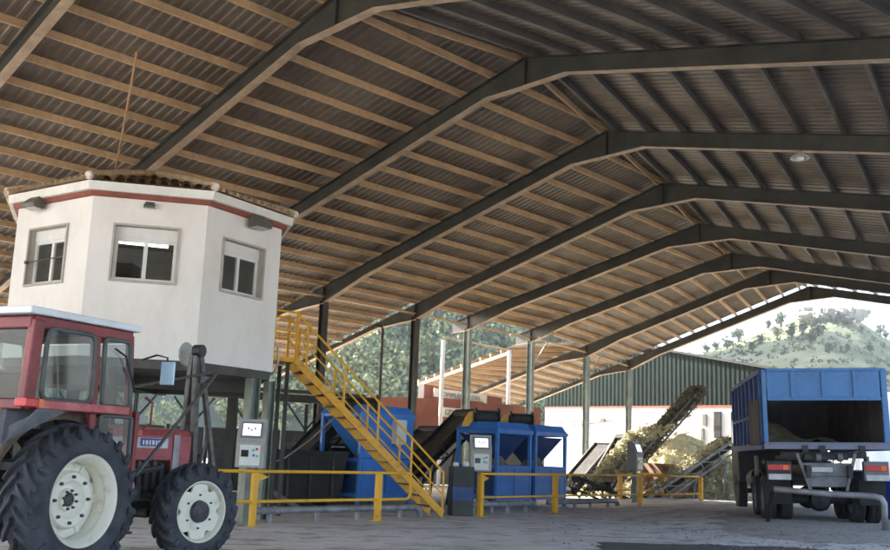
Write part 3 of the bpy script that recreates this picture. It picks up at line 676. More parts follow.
g4 = rail('guard_rail', 'rusty yellow rail in front of the light grey conveyor, behind the longer rail', p8+V((-.4, .5, 0)), p7+V((.5, 1.6, 0)), [p8+V((-.3, .6, 0)), p7+V((.3, 1.4, 0))], m='yellowold')

# floor pipes behind the rails
def floorpipe(pts, label, r=.07):
    t = thing('floor_pipe', label, 'pipe', tuple(pts[0]), 0, 'low grey pipe barriers behind the rails'); b = MB()
    n = (pts[-1]-pts[0]).normalized(); P = [p+V((0, 0, .22)) for p in pts]; P += [pts[-1]+n*.15+V((0, 0, .17)), pts[-1]+n*.2+V((0, 0, .0))]
    b.tube(P, r, 10); b.build('pipe', 'pipe', t, world=True, smooth=True)
    for k in (.12, .38, .62, .9):
        p = pts[0].lerp(pts[-1], k); MB().box(p+V((0, 0, .11)), (.07, .07, .22), rz=.9).build('foot', 'pipe', t, world=True)
nn = V((-.64, .77, 0)).normalized(); nn = V((-d01.y, d01.x, 0))
floorpipe([RP[0]+nn*.55+d01*.3, RP[1]+nn*.55+d01*1.7], 'low grey pipe kerb on short feet in front of the staircase')
floorpipe([RP[2]+nn*.6+d34*.2, RP[3]+nn*.6-d34*.2], 'low grey pipe kerb in front of the two blue hopper machines')
floorpipe([RP[3]+nn*.6+d34*.6, RP[4]+nn*.7-d34*.3], 'low grey pipe kerb in front of the compost conveyors')
# grey steel channel beside stair foot
# ------------------------------------------------------------------ control kiosks
def kiosk(loc, rz, label, dark=False, pole=1.02):
    t = thing('control_box', label, 'control box', loc, rz, 'operator control boxes behind the rail'); km = 'kioskdark' if dark else 'kiosk'
    # local: faces -y
    MB().box((0, 0, pole/2), (.14, .14, pole)).box((0, 0, .01), (.3, .3, .02)).build('pedestal', 'steel_pale', t, bevel=.01)
    b = MB(); z = pole
    prof = [(-.16, z), (-.16, z+.46), (-.17, z+.47), (-.02, z+.86), (.14, z+.86), (.16, z+.46), (.16, z)]
    b.prism([(-.25, y, zz) for y, zz in prof], (.5, 0, 0)); b.build('housing', km, t, bevel=.012)
    MB().box((.0, -.168, z+.22), (.36, .012, .36)).build('button_panel', 'panelwhite', t)
    MB().box((-.09, -.178, z+.25), (.13, .01, .12)).build('display', 'disp', t)
    for (x, zz, m) in ((.06, .31, 'gkey'), (.12, .33, 'rkey'), (.07, .22, 'bkey'), (.13, .21, 'gkey')): MB().box((x, -.178, z+zz), (.04, .012, .04)).build('button', m, t)
    a = atan2(.39, .15); R = Matrix.Rotation(-(pi/2-a), 3, 'X'); c = V((0, -.105, z+.665))
    nrm = R @ V((0, -1, 0))
    MB().box(c+nrm*.008, (.38, .012, .30), R=R).build('screen_bezel', 'kioskdark', t)
    s = MB().box(c+nrm*.016, (.31, .012, .22), R=R).build('screen', 'screen', t)
    q = MB()
    for k in range(3): q.box(c+nrm*.024+R @ V((-.06+.06*k, 0, .02-.03*(k % 2))), (.03, .006, .05), R=R)
    q.each('screen_mark', 'kioskdark', s)
k1 = at(250, 470, 17.9); kiosk((k1.x, k1.y, 0), .05, 'pale grey control box with lit screen in front of the cabin column')
k2 = at(480, 470, 23.9); kiosk((k2.x, k2.y, 0), .12, 'pale grey control box in front of the left blue hopper machine', pole=1.0)
k3 = at(635, 470, 30.2); kiosk((k3.x, k3.y, 0), .95, 'dark grey control box turned sideways in front of the compost conveyors', True, pole=1.08)
# cabinet by the stair foot
p = gpt(460, 516); t = thing('cabinet', 'grey green metal cabinet with a blue band beside the foot of the stairs', 'cabinet', tuple(p), .25)
MB().box((0, 0, .56), (.50, .42, 1.1)).build('body', 'steel', t, bevel=.012); MB().box((0, -.214, .50), (.505, .008, .3)).build('band', 'bluedark', t)
MB().box((.12, -.222, .75), (.02, .02, .08)).build('handle', 'blackm', t)
MB().lathe([(0, .0), (.07, .0), (.09, .06), (.05, .12), (0, .13)], 12, 'Z', c=(.1, 0, 1.11)).build('lamp', 'panelwhite', t, smooth=True); MB().lathe([(0, .0), (.06, .0), (.08, .05), (.05, .09), (0, .1)], 12, 'Z', c=(-.14, 0, 1.11)).build('lamp', 'panelwhite', t, smooth=True)

# ------------------------------------------------------------------ blue hopper machines
RD = atan2(.77, .64)
def hopper(loc, label, w=1.6, dp=1.4, H=2.05, mid=1.08, solid=False):
    # local x along rail direction, local -y faces the yard
    t = thing('hopper_machine', label, 'machine', loc, RD, 'blue hopper machines')
    b = MB(); f = .09
    for x in (f/2, w-f/2):
        for y in (f/2, dp-f/2): b.box((x, y, H/2), (f, f, H))
    for z in (H-.05, mid, .3):
        for y in (f/2, dp-f/2): b.box((w/2, y, z), (w-2*f, f*.9, .09))
        for x in (f/2, w-f/2): b.box((x, dp/2, z), (f*.9, dp-2*f, .09))
    b.build('frame', 'blue', t, bevel=.008)
    lo = MB(); lo.box((w*.27, .02, (mid+.2)/2), (w*.43, .03, mid-.25)).box((w*.72, .02, (mid+.2)/2), (w*.43, .03, mid-.25)); lo.each('door_panel', 'blue', t, bevel=.006)
    lo = MB(); lo.box((.05, dp/2, (mid+.2)/2), (.03, dp-2*f, mid-.25)); lo.box((w/2, dp-.05, mid/2+.1), (w-.2, .03, mid-.2)); lo.build('side_panel', 'bluedark', t)  # darker blue than the lit front, shade painted into the side panels
    MB().box((w*.505, .032, (mid+.2)/2), (.02, .02, mid-.3)).build('seam', 'bluedark', t)
    # hopper funnel
    r0 = [(f, f), (w-f, f), (w-f, dp-f), (f, dp-f)]; cx, cy = w*.5, dp*.5; r1 = [(cx+(x-cx)*.3, cy+(y-cy)*.3) for x, y in r0]
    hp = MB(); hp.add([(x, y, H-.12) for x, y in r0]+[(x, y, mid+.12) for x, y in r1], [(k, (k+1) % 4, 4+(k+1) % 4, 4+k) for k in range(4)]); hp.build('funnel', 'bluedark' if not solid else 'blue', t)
    fl = MB(); s = .12
    top_ = [(-.02, -.02), (w+.02, -.02), (w+.02, dp+.02), (-.02, dp+.02)]; tin = [(.10, .12), (w-.10, .12), (w-.10, dp-.10), (.10, dp-.10)]
    fl.add([(x, y, H) for x, y in top_]+[(x, y, H+.22) for x, y in tin], [(k, (k+1) % 4, 4+(k+1) % 4, 4+k) for k in range(4)]); fl.box((w/2, .0, H-.02), (w+.06, .05, .1)); fl.build('top_flange', 'blue', t)
    MB().lathe([(0, 0), (.35, 0), (.22, .18), (.06, .42), (0, .45)], 9, 'Z', c=(w*.45, dp*.42, mid+.05)).build('material_heap', 'compost2', t)
    if solid:
        MB().box((w*.5, .01, (H+mid)/2), (w-2*f+.02, .03, H-mid-.12)).build('upper_panel', 'blue', t, bevel=.006)
        c = MB().box((w*.66, -.10, H-.42), (.36, .2, .62)).build('switch_box', 'panelwhite', t, bevel=.015)
        for z in (.55, .85, 1.15, 1.45): MB().box((-.03, dp*.5, z), (.03, .5, .03)).build('rung', 'bluedark', t)
    return t
h1 = at(508, 500, 26.1); hopper((1.55, 26.1, 0), 'left one of the pair of blue hopper machines, behind the pale control box')
hopper((1.55+.64*1.78, 26.1+.77*1.78, 0), 'right one of the pair of blue hopper machines, with sky lit opening')
hopper((-1.92, 24.4, 0), 'taller blue machine seen through the yellow stairs, with a white switch box', w=1.95, dp=1.45, H=2.3, mid=1.15, solid=True)
def drum(px, py, Y, label, L=.95, r=.23):
    p = at(px, py, Y); t = thing('drum_motor', label, 'motor', tuple(p), .1, 'black drum motors on the blue machines')
    b = MB(); b.lathe([(0, -L/2), (r*.6, -L/2), (r*.7, -L/2+.05), (r, -L/2+.08), (r, L/2-.08), (r*.75, L/2-.05), (r*.75, L/2), (0, L/2)], 20, 'X')
    for k in range(14):
        tt = 2*pi*k/14; b.box((0, r*cos(tt)*1.03, r*sin(tt)*1.03), (L*.7, .02, .02))
    b.build('motor', 'blackm', t)
    for q in (-.44, .44): MB().lathe([(0, q*L-.025), (r*1.45, q*L-.025), (r*1.5, q*L), (r*1.45, q*L+.025), (0, q*L+.025)], 20, 'X').build('ring', 'blackm', t)
    MB().prism([(-L*.55, -.08, -.26), (-L*.95, -.08, -.28), (-L*.85, -.08, -.06), (-L*.68, -.08, .12), (-L*.56, -.08, .14)], (0, .16, 0)).build('bracket', 'yellow', t)
    MB().box((0, 0, -r-.1), (L*.5, .25, .22)).build('base', 'blackm', t)
drum(487, 417, 26.9, 'black drum motor with yellow bracket on the left hopper machine', .72, .17); drum(521, 420, 28.6, 'black drum motor with yellow bracket on the right hopper machine', .72, .17); drum(362, 406, 24.9, 'black drum motor on the blue machine behind the stairs', .85, .2)

# ------------------------------------------------------------------ conveyors
def conveyor(a, b_, w, label, m='blackm', belt='belt', depth=.32, legs=(), side='truss', group='inclined conveyors'):
    a, b_ = V(a), V(b_); d = (b_-a); L = d.length; dn = d.normalized(); sd = dn.cross(V((0, 0, 1))).normalized(); un = sd.cross(dn)
    if un.z < 0: un = -un
    t = thing('conveyor', label, 'conveyor', (a.x, a.y, 0), 0, group)
    b = MB(); b.bar(a+un*.02, b_+un*.02, w, .03, tuple(un)); b.bar(a-un*(depth*.6), b_-un*(depth*.6), w*.9, .02, tuple(un)); b.build('belt', belt, t, world=True)
    f = MB()
    for s in (-1, 1):
        o = sd*s*(w/2+.04)
        f.bar(a+o+un*.06, b_+o+un*.06, .05, .10, tuple(un)); f.bar(a+o-un*depth, b_+o-un*depth, .05, .06, tuple(un))
        n = max(3, int(L/.7))
        for k in range(n):
            p = a+d*(k/n)+o; q = a+d*((k+1)/n)+o; f.bar(p+un*.06, q-un*depth, .03, .04, tuple(sd)); f.bar(p+un*.04, p-un*depth, .03, .04, tuple(sd))
    f.build('frame', m, t, world=True)
    r = MB()
    for e in (a, b_): r.tube([e-sd*w*.52, e+sd*w*.52], .14, 14)
    r.each('roller', 'blackm', t, world=True)
    for k in legs:
        p = a.lerp(b_, k); 
        for s in (-1, 1):
            o = sd*s*(w/2); MB().bar(V((p.x, p.y, 0))+o, p+o-un*depth, .07, .07, (1, 0, 0)).build('leg', m, t, world=True)
    return t
# black feeders under and behind the stairs
conveyor(at(398, 482, 27.2), at(466, 414, 28.4), .9, 'steep black conveyor rising between the stairs and the hopper machines', legs=(.6,))
conveyor(at(268, 488, 25), at(345, 408, 26.4), .8, 'black conveyor rising behind the stairs to the tall blue machine', legs=(.6,))
conveyor(at(375, 478, 29.5), at(430, 430, 31), .8, 'second black conveyor further behind the steep one', legs=(.7,))
# compost conveyors at right
conveyor(at(600, 487, 33.5), at(628, 438, 34.5), .9, 'steel lattice conveyor covered in straw, left of the dark control box', m='convsteel', legs=(.7,))
conveyor(at(566, 490, 34.8), at(606, 443, 35.8), .8, 'grey lattice conveyor just right of the blue machines', m='mastgrey', legs=(.7,))
conveyor(at(618, 476, 35.6), at(697, 389, 37.2), .6, 'long dark conveyor arm reaching highest, crusted with compost', m='mastgrey', legs=(.25,), depth=.25)
conveyor(at(640, 500, 33.2), at(727, 441, 34.6), .8, 'pale grey conveyor rising towards the truck', m='convsteel', belt='convsteel', legs=(.5, .85))
conveyor(at(574, 478, 33.0), at(634, 504, 33.0), .7, 'low black conveyor sloping down behind the rail', m='blackm')

# compost stuff
def strawmass(b, c, r, n, ls=.12):
    for _ in range(n):
        d = V((random.gauss(0, 1), random.gauss(0, 1), random.gauss(0, 1))).normalized()*random.uniform(.4, 1.0); p = V(c)+V((d.x*r[0], d.y*r[1], abs(d.z)*r[2] if r[2] > 0 else d.z*abs(r[2])))
        u = V((random.gauss(0, 1), random.gauss(0, 1), random.gauss(0, .6))).normalized()*ls*random.uniform(.4, 1.3); w = u.cross(V((random.gauss(0, 1), random.gauss(0, 1), 1))).normalized()*ls*random.uniform(.15, .5)
        b.add([p-u, p-w, p+u, p+w], [(0, 1, 2, 3)])
def heap(name, c, rx, ry, h, label, m='compost', n=1500, rz=0, seed=1):
    random.seed(seed); t = thing(name, label, 'heap', (c[0], c[1], 0), rz, 'compost heaps'); b = MB(); N = 34; vs = []
    for j in range(N+1):
        for i in range(N+1):
            u = -1+2*i/N; v = -1+2*j/N; rr = sqrt(u*u+v*v); z = h*max(0, 1-rr)**.8*(1+.5*noise.noise(V((u*3+seed, v*3, 0))))+.22*h*noise.noise(V((u*7, v*7, seed)))*(rr < 1); vs.append((u*rx, v*ry, max(-.02, z)))
    b.v = [V(v) for v in vs]; b.f = [(j*(N+1)+i, j*(N+1)+i+1, (j+1)*(N+1)+i+1, (j+1)*(N+1)+i) for j in range(N) for i in range(N)]
    b.build('mound', m, t)
    s = MB()
    for _ in range(n):
        p = V(random.choice(vs)); 
        if p.z < .03: continue
        strawmass(s, p, (.18, .18, .18), 7, .08)
    s.build('loose_straw', m, t, kind='stuff')
heap('compost_heap', at(655, 500, 38.5), 3.3, 2.4, 1.75, 'long straw coloured compost heap behind the dark control box', seed=2, n=2400)
heap('compost_heap', at(722, 500, 35.5), 1.9, 1.8, 1.7, 'greenish compost heap beside the truck', seed=4, n=2000)
heap('compost_heap', at(690, 500, 43.5), 4.2, 2.6, 2.2, 'tall compost heap at the back against the white wall', seed=6, n=1800)
random.seed(9)
def onbelt(a, b_, w, n, label, m, hang=0):
    b = MB(); a, b_ = V(a), V(b_); c = MB()
    for k in range(n):
        p = a.lerp(b_, random.random()**.9)+V((random.uniform(-w, w)*(1.2 if hang else 1), random.uniform(-.2, .2), -.05 if hang else .10)); 
        if hang and random.random() < .45: p.z -= random.uniform(0, hang)*random.random()
        strawmass(b, p, (.13, .13, -.1), 4, .08)
    o = b.build('compost_load', m, kind='stuff'); return tag(o, label, 'compost')
onbelt(at(625, 468, 35.7), at(699, 386, 37.0), .26, 1900, 'dark compost caked on and hanging from the highest conveyor', 'compost2', .65)
onbelt(at(600, 484, 33.3), at(641, 436, 34.2), .42, 900, 'bright straw lying on the lattice conveyor left of the dark control box', 'compost')
onbelt(at(634, 446, 36), at(660, 428, 36.1), .5, 420, 'bright straw clump at the foot of the highest conveyor', 'compost')
onbelt(at(645, 496, 33), at(728, 441, 34.4), .3, 420, 'thin pale straw on the conveyor rising towards the truck', 'compost')
# brown open box among the compost
p = at(666, 474, 34.6); t = thing('feed_box', 'brown open box standing in front of the compost heap', 'box', (p.x, p.y, 0), .6)
b = MB(); 
for (c, d) in (((0, -.5, .75), (1.3, .05, 1.1)), ((0, .5, .75), (1.3, .05, 1.1)), ((-.64, 0, .75), (.05, .95, 1.1)), ((.64, 0, .75), (.05, .95, 1.1)), ((0, 0, .25), (1.2, .9, .05))): b.box(c, d)
b.each('box_wall', 'crate', t)
for x in (-.6, .6):
    for y in (-.45, .45): MB().box((x, y, .11), (.08, .08, .22)).build('leg', 'rust', t)

# ------------------------------------------------------------------ low dark canopy behind the cabin
cn = thing('low_canopy', 'low dark canopy with truss posts behind the cabin and tractor', 'canopy', (-6, 29, 0))
b = MB(); z = 3.15
b.prism([(-13.5, 27.0, z), (-2.2, 29.0, z-.25), (-2.8, 34.5, z), (-14, 33, z+.3)], (0, 0, .10)); b.build('roof', 'slab', cn, world=True)
b = MB(); b.bar((-13.5, 27.0, z-.15), (-2.2, 29.0, z-.4), .1, .22); b.bar((-13.5, 33.0, z), (-2.8, 34.4, z-.12), .1, .2); b.each('beam', 'steel', cn, world=True)
for k in range(8):
    t_ = k/7; p = V((-13.3, 27.05, 0)).lerp(V((-2.3, 28.95, 0)), t_); q = MB(); q.bar(p, p+V((0, 0, z-.3-.25*t_)), .09, .09, (1, 0, 0)); hh = z-.3-.25*t_
    for s in (-1, 1): q.bar(p+V((0, 0, hh-.75)), p+V((s*.55, s*.1, hh)), .05, .05, (0, 1, 0))
    q.build('post', 'steel', cn, world=True)
def panelrow(a, b_, n, H, label, skip=()):
    t = thing('panel_wall', label, 'wall', tuple(a)); d = (b_-a)/n; e = d.normalized(); rz = atan2(e.y, e.x)
    for k in range(n):
        c = a+d*(k+.5); MB().box(c+V((0, 0, H/2)), (d.length-.18, .06, H-.1), rz=rz).build('panel', 'panelgrey', t, world=True, bevel=.01)
        MB().box(a+d*k+V((0, 0, H/2)), (.1, .12, H), rz=rz).build('post', 'steel', t, world=True)
    MB().bar(a+V((0, 0, .8)), b_+V((0, 0, .8)), .04, .06).build('rail', 'steel_pale', t, world=True)
panelrow(V((-12.5, 28.5, 0)), V((-2.6, 31.0, 0)), 9, 1.95, 'row of dark grey green metal panels under the low canopy')
# dark skips / bins in the gloom
def skip(c, w, dp, h, rz, label):
    t = thing('skip', label, 'skip', c, rz, 'dark bins under the canopy'); b = MB()
    o = [(-w/2, -dp/2), (w/2, -dp/2), (w/2, dp/2), (-w/2, dp/2)]; b.add([(x*.86, y*.86, .12) for x, y in o]+[(x, y, h) for x, y in o], [(3, 2, 1, 0)]+[(k, (k+1) % 4, 4+(k+1) % 4, 4+k) for k in range(4)])
    for k in range(4): 
        p, q = o[k], o[(k+1) % 4]; b.bar((*p, h), (*q, h), .06, .08)
    b.build('body', 'dark', t); r = MB()
    for x in (-w*.3, 0, w*.3): r.box((x, -dp/2*.95, h*.55), (.06, .08, h*.7))
    r.build('rib', 'blackm', t)
    for x in (-w*.3, w*.3): MB().box((x, 0, .06), (.1, dp*.7, .12)).build('foot', 'blackm', t)
skip((-3.4, 24.6, 0), 1.9, 1.5, 1.3, .5, 'dark bin behind the first yellow rail'); skip((-2.9, 27.3, 0), 2.2, 1.6, 1.5, .4, 'dark bin deeper in the gloom behind the stairs'); skip((-7.4, 25.5, 0), 2.4, 1.6, 1.1, .3, 'dark bin hidden behind the tractor bonnet')
# loose cable
pts = [at(258, 468, 22), at(285, 458, 22.5), at(310, 440, 23), at(334, 418, 23.5)]; tag(MB().tube(pts, .018, 6).build('cable', 'pipe'), 'thin grey cable sagging from the cabin column to the stairs', 'cable')
# diagonal braces seen behind rail
tag(MB().bar(at(262, 486, 21.5), at(318, 520, 22.5), .08, .1).build('steel_beam', 'mastgrey'), 'loose grey steel beam leaning behind the first yellow rail', 'beam')

# ------------------------------------------------------------------ brick office building with signs
bb = thing('brick_building', 'red brick building with cream signs behind the blue machines', 'building', (-3, 45.5, 0))
def wall(a, b_, z0, z1, th=.3):
    return a, b_
def wallbox(name, pa, pb, z0, z1, m, th=.4, lab=None):
    a, c = V((pa[0], pa[1], 0)), V((pb[0], pb[1], 0)); d = (c-a); e = d.normalized(); n = V((e.y, -e.x, 0))
    q = MB(); q.prism([a+V((0, 0, z0)), c+V((0, 0, z0)), c+V((0, 0, z1)), a+V((0, 0, z1))], -n*th); return q.build(name, m, bb, world=True), e, n
YB = 44.0
pA = at(419, 383, YB); pB = at(502, 398, YB+1.3); pC = at(560, 409, YB+2.2); pL = at(372, 393, YB-.8)
def lower(px, py, Y): return at(px, py, Y)
# upper storey
def quadwall(name, pts, m, th=.5, par=None):
    n = V((0, 1, 0))*th; return MB().prism(pts, n).build(name, m, par or bb, world=True)
u0, u1 = pA, pB
quadwall('upper_wall', [u0, u1, V((u1.x, u1.y, 3.0)), V((u0.x, u0.y, 3.0))], 'brick', 3.5)
l0 = at(340, 392, YB-1.2); l1 = at(570, 411, YB+2.0)
quadwall('lower_wall', [at(340, 396, YB-1.2), at(455, 399, YB-.4), at(541, 408, YB+1.2), V((at(541, 408, YB+1.2).x, YB+1.2, 2.05)), V((at(340, 396, YB-1.2).x, YB-1.2, 2.05))], 'brick', .5)
a_ = at(340, 418, YB-1.3); c_ = at(541, 424, YB+1.1); quadwall('base_wall', [V((a_.x, YB-1.25, 0)), V((c_.x, YB+1.15, 0)), V((c_.x, YB+1.15, 2.05)), V((a_.x, YB-1.25, 2.05))], 'block', .5)
b = MB(); w0 = at(421.5, 384, YB-.1); b.box((w0.x, YB-.2, w0.z-.45), (.25, .1, .9)); b.build('end_trim', 'fascia', bb, world=True)
def signboard(pxa, pya, pxb, pyb, hpx, Y, words, size, gap):
    a, c = at(pxa, pya, Y), at(pxb, pyb, Y+.5); dn = at(pxa, pya+hpx, Y); h = a.z-dn.z
    e = (c-a); L = e.length; e.normalize(); zz = V((0, 0, 1)); n = e.cross(zz).normalized(); n = n if n.y < 0 else -n
    q = MB(); q.prism([a, c, c-V((0, 0, h)), a-V((0, 0, h))], -n*.06); s = q.build('sign', 'sign', bb, world=True)
    x = 0
    for wd, offx in words:
        P = a+e*(offx*L)-V((0, 0, h*.80))+n*.02; T = XF[bb.name].inverted() @ Matrix.Translation(P) @ Matrix((e, e.cross(n)*-1 if (e.cross(n)*-1).z > 0 else e.cross(n), n)).transposed().to_4x4()
        text_part(wd, size, 'ink', s, T)
signboard(434, 388, 487, 395, 8.5, YB-.35, [('COMPLEJO', .08), ('DEL', .70)], .26, 0)
signboard(442, 407, 476, 410.5, 9.5, YB-1.2, [('IZNAJAR', .08)], .34, 0)

# ------------------------------------------------------------------ green and white industrial building
gb = thing('green_building', 'long industrial building with green metal top and white lower wall', 'building', (12, 60, 0))
G0 = V((7.1, 66.5, 0)); G1 = V((21.5, 51.5, 0)); ge = (G1-G0).normalized(); gL = (G1-G0).length; gn = V((ge.y, -ge.x, 0)); gn = gn if gn.y < 0 else -gn
def gp(t_, z, o=0): return G0+(G1-G0)*t_+V((0, 0, z))+gn*o
ZW = 4.55
MB().prism([gp(0, 0), gp(1, 0), gp(1, ZW), gp(0, ZW)], -gn*.4).build('lower_wall', 'render2', gb, world=True)
MB().prism([gp(0, ZW, .06), gp(1, ZW, .06), gp(1, ZW+.12, .06), gp(0, ZW+.12, .06)], -gn*.1).build('flashing', 'gtrim', gb, world=True)
n = int(gL/.3); q = MB(); vs = []
tR = .33
def topz(t_): return 8.5-(8.5-5.8)*(t_-tR)/(1-tR) if t_ > tR else 8.55-(tR-t_)*2.6
for k in range(n+1):
    for sft, o in ((0, .04), (.5, .04), (.6, .062), (.9, .062)):
        t_ = min(1, (k+sft)/n); vs.append((t_, o))
for t_, o in vs: q.v += [gp(t_, ZW+.12, o), gp(t_, topz(t_), o)]
q.f = [(2*i, 2*i+2, 2*i+3, 2*i+1) for i in range(len(vs)-1)]; q.build('cladding', 'gsheet', gb, world=True)
q = MB()
for t0, t1 in ((0, tR), (tR, 1)): q.bar(gp(t0, topz(t0), .12)+V((0, 0, .05)), gp(t1, topz(t1), .12)+V((0, 0, .05)), .3, .12)
q.build('verge_trim', 'steel', gb, world=True)
q = MB(); 
for t0, t1 in ((0, tR), (tR, 1)): q.prism([gp(t0, topz(t0)-.02, -.1), gp(t1, topz(t1)-.02, -.1), gp(t1, topz(t1)-.1, -.1), gp(t0, topz(t0)-.1, -.1)], -gn*14)
q.build('roof', 'roofsheet', gb, world=True)
q = MB(); q.prism([gp(1, 0, -.4), gp(1, 5.6, -.4), gp(1, 5.6, -14), gp(1, 0, -14)], ge*.2); q.prism([gp(0, 0, -.4), gp(0, 7.4, -.4), gp(0, 7.4, -14), gp(0, 0, -14)], -ge*.2); q.each('side_wall', 'render2', gb, world=True)
# cables, small window opening and fittings on the white wall
b = MB()
for (a_, c_) in (((551, 423), (587, 421)), ((590, 424), (604, 421)), ((560, 427), (618, 420))):
    def onwall(px, py):
        d = ray(px, py); s = (G0.x*gn.x+G0.y*gn.y)/(d.x*gn.x+d.y*gn.y); return V((0, 0, CAMH))+d*s+gn*.04
    b.tube([onwall(*a_), onwall(*c_)], .03, 5)
b.each('wall_cable', 'steel', gb, world=True)
for (px, py, w, h) in ((718, 421, .45, 1.1), (718, 432, .45, .7), (705, 420, .25, .7), (603, 420, .3, .25), (703, 436, .18, .9)):
    p = onwall(px, py); MB().box(p, (w, .12, h), rz=atan2(ge.y, ge.x)).build('wall_vent', 'blackm' if px > 715 else 'block', gb, world=True)
# ------------------------------------------------------------------ tractor
TH_ = radians(66.4); tr = thing('tractor', 'old red tractor with white cab roof and cream wheel rims parked on the concrete', 'tractor', (-4.586, 10.80, 0), TH_)
def tyre(T, R, w, rim, nl, lug, parent):
    b = MB(T); h = w/2; rr = R-lug
    b.lathe([(rim, -h*.72), (rim+.03, -h*.86), (rim+(rr-rim)*.5, -h*1.0), (rr-.07, -h*.95), (rr-.01, -h*.75), (rr+.004, 0), (rr-.01, h*.75), (rr-.07, h*.95), (rim+(rr-rim)*.5, h), (rim+.03, h*.86), (rim, h*.72)], 64)
    o1 = b
    for s in (-1, 1):
        for k in range(nl):
            t0 = 2*pi*(k+(.5 if s > 0 else 0))/nl
            segs = 5; prev = None
            for j in range(segs+1):
                q = j/segs; y = s*(.02+q*(h*1.02-.02)); tt = t0+q*.30*(.8/R); ro = R-.03*(q**3)*1.6; ri = rr-.04-(.05 if q > .9 else 0)
                wd = .024+.012*q; dt = wd/R
                ring_ = [V((ro*cos(tt-dt), y, ro*sin(tt-dt))), V((ro*cos(tt+dt), y, ro*sin(tt+dt))), V((ri*cos(tt+dt*1.7), y, ri*sin(tt+dt*1.7))), V((ri*cos(tt-dt*1.7), y, ri*sin(tt-dt*1.7)))]
                if prev: b.add(prev+ring_, [(0, 1, 5, 4), (1, 2, 6, 5), (3, 0, 4, 7), (2, 3, 7, 6)]+([(4, 5, 6, 7)] if j == segs else [])+([(3, 2, 1, 0)] if j == 1 else []))
                prev = ring_
            # shoulder tail down the sidewall
            y = s*h*1.0; tt = t0+.30*(.8/R); dt = .03/R
            a_ = [V(((R-.05)*cos(tt-dt), y, (R-.05)*sin(tt-dt))), V(((R-.05)*cos(tt+dt), y, (R-.05)*sin(tt+dt))), V(((rr-.10)*cos(tt+dt*.8), y*1.0, (rr-.10)*sin(tt+dt*.8))), V(((rr-.10)*cos(tt-dt*.8), y*1.0, (rr-.10)*sin(tt-dt*.8)))]
            c_ = [v+V((0, s*.022, 0)) for v in a_]; b.add(a_+c_, [(4, 5, 6, 7), (0, 1, 5, 4), (1, 2, 6, 5), (2, 3, 7, 6), (3, 0, 4, 7)])
    return smooth_by_angle(b.build('tyre', 'tyre', parent), 38)
def rearwheel(cx, cy, sgn):
    T = Matrix.Translation(V((cx, cy, .79))) @ Matrix.Rotation(.2, 4, 'Y') @ Matrix.Scale(sgn, 4, (0, 1, 0))   # local outer face -y
    b = MB(T); h = .215
    b.lathe([(.40, -h*.45), (.43, -h*.70), (.455, -h*.86), (.475, -h*.90), (.478, -h*.80), (.455, -h*.72), (.42, -h*.5), (.40, -h*.3), (.385, h*.1), (.40, h*.4), (.47, h*.8)], 56)
    w = smooth_by_angle(b.build('wheel', 'rim', tr), 50)
    tyre(T, .79, .43, .445, 22, .05, w)
    d = MB(T); yd = .045
    d.lathe([(.075, yd-.02), (.115, yd-.03), (.125, yd+.02), (.155, yd+.01), (.20, yd-.045), (.275, yd-.05), (.30, yd-.02), (.305, yd+.04), (.36, yd+.05), (.40, yd+.03)], 48)
    for k in range(6):
        t_ = 2*pi*k/6+.2; Rm = Matrix.Rotation(-t_, 3, 'Y'); d.box(Rm @ V((.345, yd+.02, 0)), (.09, .05, .045 if k % 2 else .09), R=Rm)
    smooth_by_angle(d.build('disc', 'rim', w), 40)
    e = MB(T)
    for k in range(8):
        t_ = 2*pi*k/8; e.lathe([(0, yd-.05), (.013, yd-.05), (.015, yd-.02)], 6, c=(.095*cos(t_), 0, .095*sin(t_)))
        t_ += .2; e.lathe([(0, yd-.075), (.018, yd-.075), (.02, yd-.03)], 6, c=(.235*cos(t_), 0, .235*sin(t_)))
    e.each('bolt', 'hub', w); e = MB(T); e.lathe([(0, yd-.03), (.05, yd-.03), (.07, yd-.01), (.075, yd+.02)], 20); e.build('hub', 'hub', w)
    MB(T).lathe([(0, .06), (.39, .06), (.40, .07)], 30).build('inner_plate', 'rim', w)
rearwheel(0, -.85, 1); rearwheel(0, .85, -1)
